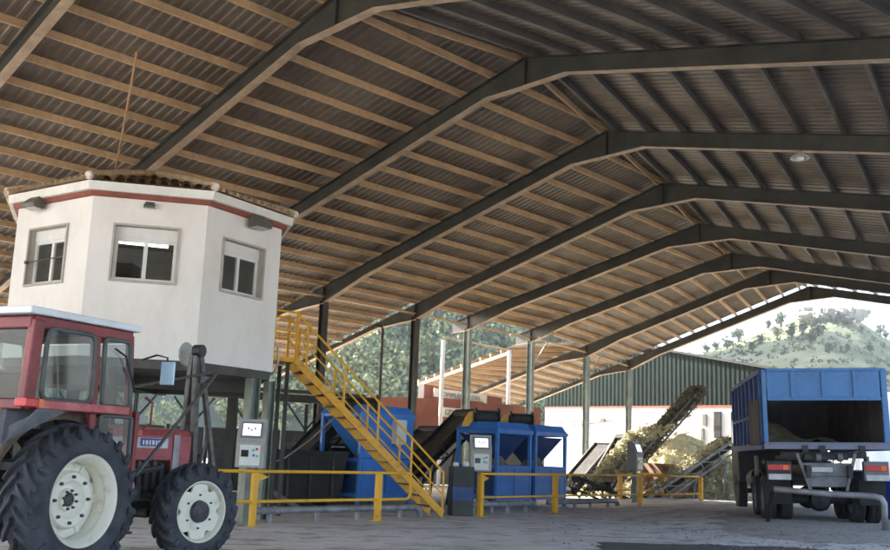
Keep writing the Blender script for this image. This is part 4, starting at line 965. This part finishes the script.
def frontwheel(cx, cy, sgn, steer):
    T = Matrix.Translation(V((cx, cy, .59))) @ Matrix.Rotation(steer, 4, 'Z') @ Matrix.Scale(sgn, 4, (0, 1, 0))
    b = MB(T); h = .16
    b.lathe([(.335, -h*.5), (.345, -h*.78), (.36, -h*.9), (.372, -h*.9), (.37, -h*.78), (.35, -h*.65), (.32, -h*.4), (.31, 0), (.32, h*.4), (.365, h*.9)], 48)
    w = smooth_by_angle(b.build('wheel', 'rim', tr), 50)
    tyre(T, .59, .33, .345, 18, .042, w)
    d = MB(T); y = -.085; n = 96
    # disc with six slots: inner plate with scalloped edge
    vi = []; 
    for k in range(n):
        t_ = 2*pi*k/n; c6 = max(0, cos(6*t_)); r = .330-.062*(c6**2.2); vi.append((r*cos(t_), y, r*sin(t_)))
    vc = [(.13*cos(2*pi*k/n), y, .13*sin(2*pi*k/n)) for k in range(n)]; vb = [(x, yy+.03, z) for x, yy, z in vi]
    d.add(vi+vc+vb, [(k, (k+1) % n, n+(k+1) % n, n+k) for k in range(n)]+[(k, (k+1) % n, 2*n+(k+1) % n, 2*n+k) for k in range(n)]); d.build('disc', 'rim', w)
    e = MB(T); e.lathe([(0, y-.075), (.08, y-.07), (.125, y-.05), (.135, y-.01), (.14, y+.01)], 24); smooth_by_angle(e.build('hub', 'hub', w), 40); e = MB(T)
    for k in range(6):
        t_ = 2*pi*k/6+pi/6; e.lathe([(0, y-.02), (.012, y-.02), (.014, y)], 6, c=(.2*cos(t_), 0, .2*sin(t_)))
        t_ = 2*pi*k/10; e.lathe([(0, y-.062), (.01, y-.062), (.012, y-.04)], 6, c=(.10*cos(t_), 0, .10*sin(t_)))
    e.each('bolt', 'hub', w)
    MB(T).lathe([(0, .0), (.31, .0)], 24).build('inner_plate', 'blackm', w)
frontwheel(2.15, -.80, 1, -.24); frontwheel(2.15, .80, -1, -.24)
# chassis, engine, axle
b = MB(); b.box((.9, 0, .75), (2.3, .42, .36)).box((2.3, 0, .62), (.5, .3, .3)).box((0, 0, .79), (.5, 1.1, .34)).box((1.9, 0, .95), (1.5, .44, .35)).box((2.26, 0, .59), (.16, 1.3, .16)); b.build('chassis', 'blackm', tr, bevel=.03)
b = MB()
for k in range(9): b.box((1.25+.14*k, -.25, .98+.03*(k % 2)), (.07, .1, .34))
b.tube([(1.2, -.3, 1.12), (1.6, -.33, 1.05), (2.1, -.28, 1.1)], .04, 8); b.tube([(1.3, -.3, .8), (1.9, -.3, .7), (2.3, -.3, .75)], .03, 8); b.box((1.5, -.3, .8), (.3, .12, .2)); b.build('engine', 'hub', tr)
# bonnet
b = MB(); prof = [(-.34, 1.20), (-.34, 1.50), (-.30, 1.575), (-.22, 1.60), (.22, 1.60), (.30, 1.575), (.34, 1.50), (.34, 1.20), (.30, 1.20), (.30, 1.5), (-.30, 1.5), (-.30, 1.20)]
b.prism([(1.02, y, z-.01) for y, z in prof], (1.56, 0, 0)); bo = b.build('bonnet', 'tbonnet', tr, bevel=.01)
b = MB(); b.box((2.36, -.335, 1.07), (.34, .03, .30)).box((2.36, .335, 1.07), (.34, .03, .30)).box((2.53, 0, 1.12), (.10, .66, .55)); b.build('bonnet_front', 'tbonnet', bo, bevel=.01)
MB().box((2.27, -.352, 1.24), (.12, .006, .54)).build('vent_strip', 'pipe', bo)
MB().box((1.60, -.3475, 1.40), (1.0, .006, .125)).build('decal', 'plate', bo)
MB().box((1.78, -.3525, 1.41), (.40, .005, .095)).build('decal_panel', 'bluebarrel', bo)
b = MB()
for k, w_ in enumerate((.03, .05, .04, .05, .035, .05)): b.box((1.63+.06*k, -.3565, 1.405), (w_*.8, .004, .055))
b.build('decal_lettering', 'panelwhite', bo)
b = MB(); b.box((1.35, -.3475, 1.52), (.5, .005, .07)); b.build('worn_patch', 'tpink', bo)
MB().box((2.588, 0, 1.20), (.012, .5, .45)).build('grille', 'black', bo)
# cab
cabm = MB(); hw = .76; zr = 2.60; zb = 1.72; x0, x1 = -.66, .84; ym = .0
def pil(xa, za, xb, zb2, y, w=.09, t_=.08): cabm.bar((xa, y, za), (xb, y, zb2), w, t_, (1, 0, 0) if True else (0, 1, 0))
for y in (-hw, hw):
    pil(x0, zb, x0+.04, zr, y, .10, .14); pil(.28, 1.45, .22, zr, y, .07, .10); pil(x1+.06, 1.1, x1-.08, zr, y, .08, .07)
    cabm.bar((x0, y, zr-.02), (x1-.08, y, zr-.02), .08, .12); cabm.bar((x0, y, zb+.02), (x1, y, zb+.02), .09, .10)
cabm.bar((x0, -hw, zr-.03), (x0, hw, zr-.03), .08, .12); cabm.bar((x1-.08, -hw, zr-.03), (x1-.08, hw, zr-.03), .08, .10); cabm.bar((x0, -hw, zb+.02), (x0, hw, zb+.02), .09, .10); cabm.bar((x1, -hw, zb), (x1, hw, zb), .08, .08)
cf = cabm.build('cab_frame', 'tred', tr, bevel=.015)
b = MB(); b.prism([(x0-.12, -hw-.07, zr+.05), (x1+.03, -hw-.07, zr+.05), (x1+.03, hw+.07, zr+.05), (x0-.12, hw+.07, zr+.05)], (0, 0, .075)); b.box((.09, 0, zr+.135), (1.3, 1.3, .03)); b.build('cab_roof', 'troof', tr, bevel=.02)
MB().box((.09, 0, zr+.02), (1.46, 1.5, .05)).build('headlining', 'black', tr)
def winseal(xa, xb, za, zb_, y, sk0=0, sk1=0, r=.10, par=None):
    # rounded rectangle seal + pane on the cab side; sk: x shift at top
    cs = [(xa+r, za+r, pi, 1.5*pi), (xb-r, za+r, 1.5*pi, 2*pi), (xb-r, zb_-r, 0, .5*pi), (xa+r, zb_-r, .5*pi, pi)]; pts = []
    for cx, cz, a0, a1 in cs:
        for q in range(5):
            a_ = a0+(a1-a0)*q/4; x = cx+r*cos(a_); z = cz+r*sin(a_); k = (z-za)/(zb_-za); x += (sk0*(1-(x-xa)/(xb-xa))+sk1*(x-xa)/(xb-xa))*k; pts.append(V((x, y, z)))
    s = MB(); s.tube(pts+[pts[0], pts[1]], .026, 8); f = s.build('window', 'seal', tr, smooth=True)
    g = MB(); g.add(pts, [tuple(range(len(pts)))]); g.build('pane', 'cabglass', f)
for y in (-hw-.045, hw+.045):
    winseal(x0+.14, .20, 1.80, zr-.07, y, .02, -.02); winseal(.36, x1-.02, 1.78, zr-.08, y, -.04, -.10, .06); winseal(.36, x1+.02, 1.15, 1.68, y, 0, 0, .05)
# rear and front glass
MB().add([(x0, -hw+.05, zb+.08), (x0, hw-.05, zb+.08), (x0, hw-.05, zr-.1), (x0, -hw+.05, zr-.1)], [(0, 1, 2, 3)]).build('rear_window', 'cabglass', tr)
MB().add([(x1, -hw+.05, zb+.05), (x1, hw-.05, zb+.05), (x1-.09, hw-.05, zr-.1), (x1-.09, -hw+.05, zr-.1)], [(0, 1, 2, 3)]).build('windscreen', 'cabglass', tr)
# seat, wheel, dash
b = MB(); b.box((.05, 0, 1.45), (.45, .5, .12)).box((-.2, 0, 1.78), (.12, .48, .62)); b.build('seat', 'black', tr, bevel=.04)
b = MB(); b.tube([(.62, 0, 1.3), (.5, 0, 1.72)], .03, 8); pts = [V((.5+.17*cos(a_)*.5, .19*sin(a_), 1.74+.17*cos(a_)*.4)) for a_ in [2*pi*k/20 for k in range(21)]]; b.tube(pts, .015, 6); b.build('steering_wheel', 'black', tr)
MB().box((.82, 0, 1.5), (.3, .8, .5)).build('dashboard', 'black', tr, bevel=.04)
MB().box((.2, 0, 1.12), (1.5, 1.3, .08)).build('cab_floor', 'blackm', tr)
# lamps inside rear, wiper
b = MB(); b.tube([(.45, -hw-.08, 2.42), (.62, -hw-.09, 2.35), (.86, -hw-.07, 1.95)], .012, 6); b.build('wiper', 'black', tr)
# lower door panel, fenders
b = MB(); b.box((.68, -hw, 1.10), (.68, .05, .12)); b.box((.97, -hw, 1.25), (.07, .08, 1.0)); b.box((.33, -hw, 1.3), (.06, .06, .7)); b.build('door_frame', 'tred', tr, bevel=.01)
for s in (-1, 1):
    f = MB(); prev = None; n = 14
    for k in range(n+1):
        a_ = radians(22+ (158-22)*k/n); r = .90; x = r*cos(a_)*1.02; z = .79+r*sin(a_)*1.02
        ring_ = [V((x, s*.45, z)), V((x, s*.66, z)), V((x, s*.66, z-.09)), V((x, s*.45, z-.02))]
        if prev: f.add(prev+ring_, [(0, 1, 5, 4), (1, 2, 6, 5), (2, 3, 7, 6), (3, 0, 4, 7)])
        prev = ring_
    f.build('fender', 'rust', tr)
    g = MB(); g.prism([(-1.0, s*.48, 1.34), (-.98, s*.84, 1.30), (-.62, s*.88, 1.67), (-.1, s*.88, 1.70), (-.1, s*.5, 1.72), (-.64, s*.5, 1.71)], (0, 0, .035)) ; g.build('fender_panel', 'tgrey', tr, bevel=.01)
    MB().box((.05, s*.875, 1.745), (1.30, .06, .09)).build('side_strip', 'tpink', tr, bevel=.012)
    l = MB().box((-.74, s*.86, 1.755), (.16, .16, .085)).build('tail_light', 'redlamp', tr, bevel=.01); MB().box((-.63, s*.885, 1.755), (.06, .12, .08)).build('indicator', 'orangelamp', l)
b = MB(); b.box((-.62, 0, 1.55), (.1, 1.1, .4)); b.box((-.7, 0, 1.0), (.2, .5, .5)); b.build('rear_panel', 'tred', tr, bevel=.02)
b = MB(); b.tube([(-.7, -.25, .75), (-1.2, -.3, .7)], .03, 8); b.tube([(-.7, .25, .75), (-1.2, .3, .7)], .03, 8); b.tube([(-.65, 0, 1.25), (-1.1, 0, 1.2)], .025, 8); b.each('linkage', 'blackm', tr)
# mirror, grab bar, step
b = MB(); b.tube([(1.0, -hw, 2.35), (1.06, -hw-.16, 2.41), (1.08, -hw-.30, 2.38), (1.08, -hw-.30, 2.15)], .012, 6); mo = b.build('mirror', 'black', tr); MB().box((1.08, -hw-.32, 2.20), (.03, .17, .27), rz=.25).build('mirror_face', 'mirror', mo, bevel=.01)
b = MB(); b.tube([(1.06, -hw-.04, 1.92), (1.12, -hw-.10, 1.86), (1.12, -hw-.10, 1.62), (1.06, -hw-.04, 1.56)], .015, 8); b.build('grab_bar', 'tred', tr)
b = MB(); b.box((.85, -hw+.02, .62), (.34, .22, .04)).box((.85, -hw+.02, .40), (.30, .2, .03)).bar((.7, -hw+.0, .4), (.7, -hw+.0, 1.1), .03, .05, (1, 0, 0)).bar((1.0, -hw+.0, .4), (1.0, -hw+.0, 1.1), .03, .05, (1, 0, 0)); b.build('step', 'blackm', tr)
MB().box((1.22, -hw+.25, .83), (.16, .10, .22)).build('battery_box', 'plate', tr, bevel=.01)
# loader mast in front of the bonnet
ml = MB()
for y in (-.34, -.12): ml.bar((2.66, y, .95), (2.60, -.30+(y+.34)*.3, 2.60), .07, .09, (1, 0, 0))
ml.bar((3.0, -.44, .9), (2.62, -.34, 2.60), .06, .07, (1, 0, 0)); ml.bar((2.6, -.34, 1.0), (3.05, -.44, .95), .08, .1)
ml.bar((2.62, -.36, 2.25), (2.80, -.40, 2.25), .05, .10); ml.bar((2.62, -.25, 1.1), (2.7, .3, 1.1), .1, .12)
mo = ml.build('mast', 'mastgrey', tr, bevel=.008)
MB().tube([(2.61, -.38, 2.63), (2.61, -.26, 2.63)], .085, 16).build('pulley', 'blackm', mo)
MB().lathe([(0, .20), (.15, .20), (.165, .22), (.15, .24), (0, .24)], 24, c=(2.72, -.25, 2.60)).build('disc', 'kiosk', mo)
b = MB(); b.tube([(2.86, -.44, 2.34), (1.18, -.66, 1.02)], .022, 8); b.tube([(2.82, -.40, 2.36), (1.2, -.5, 2.05)], .018, 8); b.tube([(2.75, -.36, 1.0), (2.9, -.37, 1.7), (2.7, -.33, 2.2)], .018, 6); b.each('tie_rod', 'mastgrey', tr)

# ------------------------------------------------------------------ tipper truck
LR = at(766, 408, 21.5); gzt = gz(8.5, 21.5)
hd = V((.19, .982, 0)).normalized(); rz = atan2(hd.y, hd.x)
rc = V((LR.x, LR.y, 0))+V((hd.y, -hd.x, 0))*1.26
Rt = Matrix.Rotation(rz, 3, 'Z') @ Matrix.Rotation(radians(-1.6), 3, 'X')
tk = thing('tipper_truck', 'blue tipper truck seen from behind with its load bed open at the rear', 'truck', (rc.x, rc.y, .19), R=Rt)
# local x forward, y left, z up
W2 = 1.26; BL = 6.0; Z0, Z1 = 1.62, 3.32
b = MB(); b.box((BL/2, 0, Z0+.04), (BL, 2*W2-.04, .08)); b.build('bed_floor', 'truckdark', tk)
for s in (-1, 1):
    b = MB(); b.box((BL/2, s*(W2-.03), (Z0+Z1)/2), (BL-.04, .05, Z1-Z0)); b.box((BL/2, s*(W2+.0), Z1-.05), (BL, .12, .10)); b.box((BL/2, s*(W2+.0), Z0+.72), (BL, .11, .07)); b.box((BL/2, s*(W2), Z0+.02), (BL, .12, .14))
    for k in range(8): x = .04+(BL-.12)*k/7; b.box((x+.02, s*(W2+.015), (Z0+Z1)/2), (.09, .10, Z1-Z0-.2))
    b.build('side_panel', 'truckblue' if s < 0 else 'bluedark', tk, bevel=.008)  # left side in darker blue, its shade painted in
    MB().box((1.0, s*(W2+.075), Z0+.56), (1.8, .03, 1.0)).build('side_flap', 'truckdark', tk, bevel=.01)
for s in (-1, 1): MB().box((BL/2, s*(W2-.065), (Z0+Z1)/2), (BL-.1, .012, Z1-Z0-.06)).build('side_liner', 'truckdark', tk)
MB().box((BL, 0, (Z0+Z1)/2), (.06, 2*W2-.06, Z1-Z0)).build('front_panel', 'truckdark', tk)
b = MB()
for s in (-1, 1): b.box((-.05, s*(W2-.035), (Z0+Z1)/2-.02), (.09, .085, Z1-Z0))
b.each('corner_post', 'truckblue', tk, bevel=.01)
b = MB(); zt = Z1-.69; b.box((-.06, 0, (zt+Z1)/2), (.05, 2*W2-.2, Z1-zt-.05)); b.box((-.07, 0, Z1-.03), (.1, 2*W2-.18, .07)); b.box((-.07, 0, zt+.03), (.09, 2*W2-.18, .07))
for y in (-.62, 0, .62): b.box((-.095, y*1.03, (zt+Z1)/2), (.06, .07, Z1-zt-.12))
b.build('tailgate', 'truckblue', tk, bevel=.01)
b = MB(); b.box((-.07, 0, Z0+.03), (.12, 2*W2+.04, .13)); b.box((-.10, 0, Z0+.1), (.10, 2*W2+.0, .03)); b.build('rear_sill', 'rustrail', tk, bevel=.01)
b = MB()
for y in (-.7, .1, .45): b.box((-.15, y, Z0-.02), (.06, .12, .14))
b.each('hinge', 'blackm', tk)
# things inside bed: lump of load
b = MB(); random.seed(12); N = 12; vs = []
for j in range(N+1):
    for i in range(N+1):
        u = i/N; v = j/N; vs.append((1.0+u*4.6, -1.15+v*2.3, Z0+.09+.75*sin(pi*u)*max(0, (v-.2))+.25*noise.noise(V((u*5, v*5, 1)))))
b.v = [V(v) for v in vs]; b.f = [(j*(N+1)+i, j*(N+1)+i+1, (j+1)*(N+1)+i+1, (j+1)*(N+1)+i) for j in range(N) for i in range(N)]
b.v = [XF[tk.name] @ p for p in b.v]; tag(b.build('load', 'compost2', smooth=True), 'dark leftover load lying inside the open truck bed', 'load')
# chassis
b = MB()
for s in (-1, 1): b.box((3.9, s*.42, 1.12), (8.3, .09, .26))
for x in (.1, 1.4, 2.7, 5.0): b.box((x, 0, 1.12), (.12, .80, .2))
b.box((2.2, 0, 1.42), (4.4, .9, .12)).box((.4, 0, 1.47), (.5, 1.7, .14)); b.build('chassis', 'blackm', tk, bevel=.01)
b = MB(); b.prism([(-.08, -.52, 1.30), (-.08, .58, 1.30), (-.08, .40, .80), (-.08, -.36, .80)], (.05, 0, 0)); b.build('rear_plate', 'truckgrey', tk, bevel=.01)
b = MB(); b.bar((-.12, .62, 1.50), (-.14, .38, .72), .06, .06, (1, 0, 0)).bar((-.12, -.56, 1.50), (-.14, -.34, .72), .06, .06, (1, 0, 0)).box((-.11, .02, 1.06), (.05, .95, .05)); b.build('underrun_frame', 'truckgrey', tk)
MB().box((-.10, .12, 1.16), (.02, .42, .10)).build('number_plate', 'plate', tk)
MB().tube([(-.02, .22, 1.42), (-.02, .12, 1.42)], .09, 12).tube([(-.02, -.22, 1.42), (-.02, -.32, 1.42)], .09, 12).each('air_tank', 'truckgrey', tk)
for s in (-1, 1):
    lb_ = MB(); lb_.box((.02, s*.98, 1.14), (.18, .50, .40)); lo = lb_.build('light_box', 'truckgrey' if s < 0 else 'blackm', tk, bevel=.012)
    MB().box((-.085, s*.99, 1.20), (.02, .46, .12)).build('tail_light', 'redlamp', lo, bevel=.005); MB().box((-.0975, s*(.99+.13*s*-1), 1.20), (.008, .1, .1)).build('indicator', 'orangelamp', lo)
    MB().box((-.085, s*.99, 1.00), (.02, .46, .12)).build('reflector_plate', 'plate', lo)
b = MB()
for k in range(5): y = -.3+.15*k; b.tube([(.05, y, 1.38), (.0, y+.04, 1.22), (.12, y+.1, 1.02), (.5, y*.6, .95)], .018, 6)
b.each('air_hose', 'black', tk)
for s in (-1, 1):
    MB().box((.42, s*.98, .72), (.02, .55, .62)).build('mud_flap', 'black', tk)
    MB().bar((1.9, s*1.22, 1.0), (1.9, s*1.22, 1.45), .06, .3, (1, 0, 0)).build('side_guard', 'truckgrey', tk)
MB().box((4.6, -1.0, .95), (1.1, .35, .55)).build('tool_box', 'truckgrey', tk, bevel=.02); MB().box((4.0, .0, 1.3), (.6, 1.6, .1)).build('cross_member', 'blackm', tk)
MB().tube([(2.9, 1.1, .9), (3.9, 1.1, .9)], .16, 14).build('air_cylinder', 'truckgrey', tk)
# mud guards
for s in (-1, 1):
    for cx in (1.15, 2.5):
        f = MB(); prev = None
        for k in range(11):
            a_ = radians(15+150*k/10); x = cx+.62*cos(a_); z = .52+.62*sin(a_); r_ = [V((x, s*.62, z)), V((x, s*1.24, z)), V((x, s*1.24, z-.04)), V((x, s*.62, z-.04))]
            if prev: f.add(prev+r_, [(0, 1, 5, 4), (1, 2, 6, 5), (2, 3, 7, 6), (3, 0, 4, 7)])
            prev = r_
        f.build('mudguard', 'blackm', tk)
def truckwheel(cx, cy, s, dual):
    for o in ((0, -.34) if dual else (0,)):
        y = cy+s*o; T = Matrix.Translation(V((cx, y, .50))); b = MB(T); R = .51; h = .14
        b.lathe([(.29, -h*.8), (.40, -h), (R-.05, -h*.95), (R, -h*.7), (R, -h*.05), (R-.015, 0), (R, h*.05), (R, h*.7), (R-.05, h*.95), (.40, h), (.29, h*.8)], 40); w = smooth_by_angle(b.build('wheel', 'black', tk), 40)
        q = MB(T); q.lathe([(.29, -h*.8), (.27, -h*.4), (.2, 0), (.1, 0), (.0, 0)], 24); q.lathe([(.29, h*.8), (.27, h*.4), (.2, .01), (.1, .01), (.09, s*.12), (0, s*.12)], 24); q.build('rim', 'truckgrey', w, smooth=True)
for x in (1.15, 2.5):
    for s in (-1, 1): truckwheel(x, s*1.10, s, True)
for s in (-1, 1): truckwheel(6.9, s*1.08, s, False)
b = MB(); b.tube([(1.15, -1, .5), (1.15, 1, .5)], .10, 12).tube([(2.5, -1, .5), (2.5, 1, .5)], .10, 12).tube([(6.9, -1, .5), (6.9, 1, .5)], .07, 10); b.each('axle', 'blackm', tk); b = MB(); b.lathe([(0, -.25), (.2, -.2), (.27, 0), (.2, .2), (0, .25)], 16, 'X', c=(1.15, 0, .5)); b.lathe([(0, -.25), (.2, -.2), (.27, 0), (.2, .2), (0, .25)], 16, 'X', c=(2.5, 0, .5)); b.each('differential', 'blackm', tk)
MB().tube([(4.2, .85, .85), (5.3, .85, .85)], .26, 16).build('fuel_tank', 'truckgrey', tk)
# cab of truck
b = MB(); b.prism([(6.25, -1.2, .75), (7.9, -1.2, .75), (7.95, -1.2, 1.7), (7.75, -1.2, 2.75), (6.35, -1.2, 2.8), (6.25, -1.2, 2.6)], (0, 2.4, 0)); ck = b.build('cab', 'blackm', tk, bevel=.05)
for s in (-1, 1): MB().box((7.1, s*1.205, 2.15), (.9, .012, .65)).build('cab_window', 'disp', ck)
MB().box((7.93, 0, 2.15), (.02, 2.0, .7), R=Matrix.Rotation(-.16, 3, 'Y')).build('windscreen', 'disp', ck)
MB().box((8.0, 0, .8), (.15, 2.3, .35)).build('bumper', 'truckgrey', ck)
# pipe barrier standing behind the truck
p0 = at(774, 489, 20.6); p1 = at(884, 497, 19.7); g0 = V((p0.x, p0.y, gz(p0.x, p0.y))); g1_ = V((p1.x, p1.y, gz(p1.x, p1.y))); e = (p1-p0).normalized()
bt = thing('pipe_barrier', 'low grey tube barrier with a bent right end behind the truck', 'barrier', tuple(g0))
pts = [p0, p0.lerp(p1, .5)-V((0, 0, .02)), p1-e*.18, p1-e*.05-V((0, 0, .03)), p1-V((0, 0, .12)), V((p1.x, p1.y, g1_.z))]
MB().tube(pts, .06, 12).build('tube', 'pipe', bt, world=True, smooth=True)
MB().tube([p0, p0+V((.05, .25, -.05)), g0+V((.1, .75, 0))], .05, 12).build('leg', 'blackm', bt, world=True)
# small white hose coupling behind truck
p = at(888, 487, 24); t = thing('barrel', 'blue plastic barrel at the right edge beyond the truck', 'barrel', (p.x+.12, p.y, gz(p.x, p.y)))
MB().lathe([(0, 0), (.27, 0), (.29, .05), (.29, .3), (.305, .33), (.29, .36), (.29, .6), (.305, .63), (.29, .66), (.29, .88), (.26, .95), (0, .95)], 24, 'Z').build('body', 'bluebarrel', t, smooth=True)
MB().lathe([(.0, 0), (.05, 0), (.05, .04), (0, .04)], 12, 'Z', c=(.12, 0, .95)).build('cap', 'black', t)

# ------------------------------------------------------------------ haze
hm = bpy.data.materials.new('haze'); hm.use_nodes = True; hn = hm.node_tree; hn.nodes.remove(hn.nodes['Principled BSDF'])
pv = hn.nodes.new('ShaderNodeVolumePrincipled'); pv.inputs['Color'].default_value = (.80, .88, 1, 1); pv.inputs['Density'].default_value = .0004; pv.inputs['Anisotropy'].default_value = .2
hn.links.new(pv.outputs[0], hn.nodes['Material Output'].inputs['Volume']); M['haze'] = hm
MB().box((0, 150, 60), (1960, 1180, 128)).build('haze', 'haze', kind='stuff')
# ------------------------------------------------------------------ world & light
w = bpy.data.worlds.new('World'); S.world = w; w.use_nodes = True; nt = w.node_tree
sk = nt.nodes.new('ShaderNodeTexSky'); sk.sky_type = 'NISHITA'; sk.sun_disc = False
SUN_AZ = radians(-55)   # measured from +Y towards +X
SUN_EL = radians(28)
sk.sun_elevation = SUN_EL; sk.sun_rotation = SUN_AZ; sk.dust_density = 3.0; sk.air_density = 1.0; sk.ozone_density = 1.0
bg = nt.nodes['Background']; nt.links.new(sk.outputs[0], bg.inputs[0]); bg.inputs[1].default_value = .12
sl = bpy.data.lights.new('sun', 'SUN'); sl.energy = 4.5; sl.angle = radians(.5); sl.color = (1, .95, .87)
so = bpy.data.objects.new('sun', sl); col.objects.link(so)
sd = V((sin(SUN_AZ)*cos(SUN_EL), cos(SUN_AZ)*cos(SUN_EL), sin(SUN_EL)))
so.rotation_euler = sd.to_track_quat('Z', 'Y').to_euler()
S.view_settings.view_transform = 'Standard'; S.view_settings.look = 'None'; S.view_settings.exposure = 2.7; S.view_settings.gamma = 1
S.view_settings.use_curve_mapping = False
S.render.engine = 'CYCLES'; S.cycles.max_bounces = 10; S.cycles.diffuse_bounces = 6; S.cycles.transparent_max_bounces = 16
print('objects', len(bpy.data.objects))
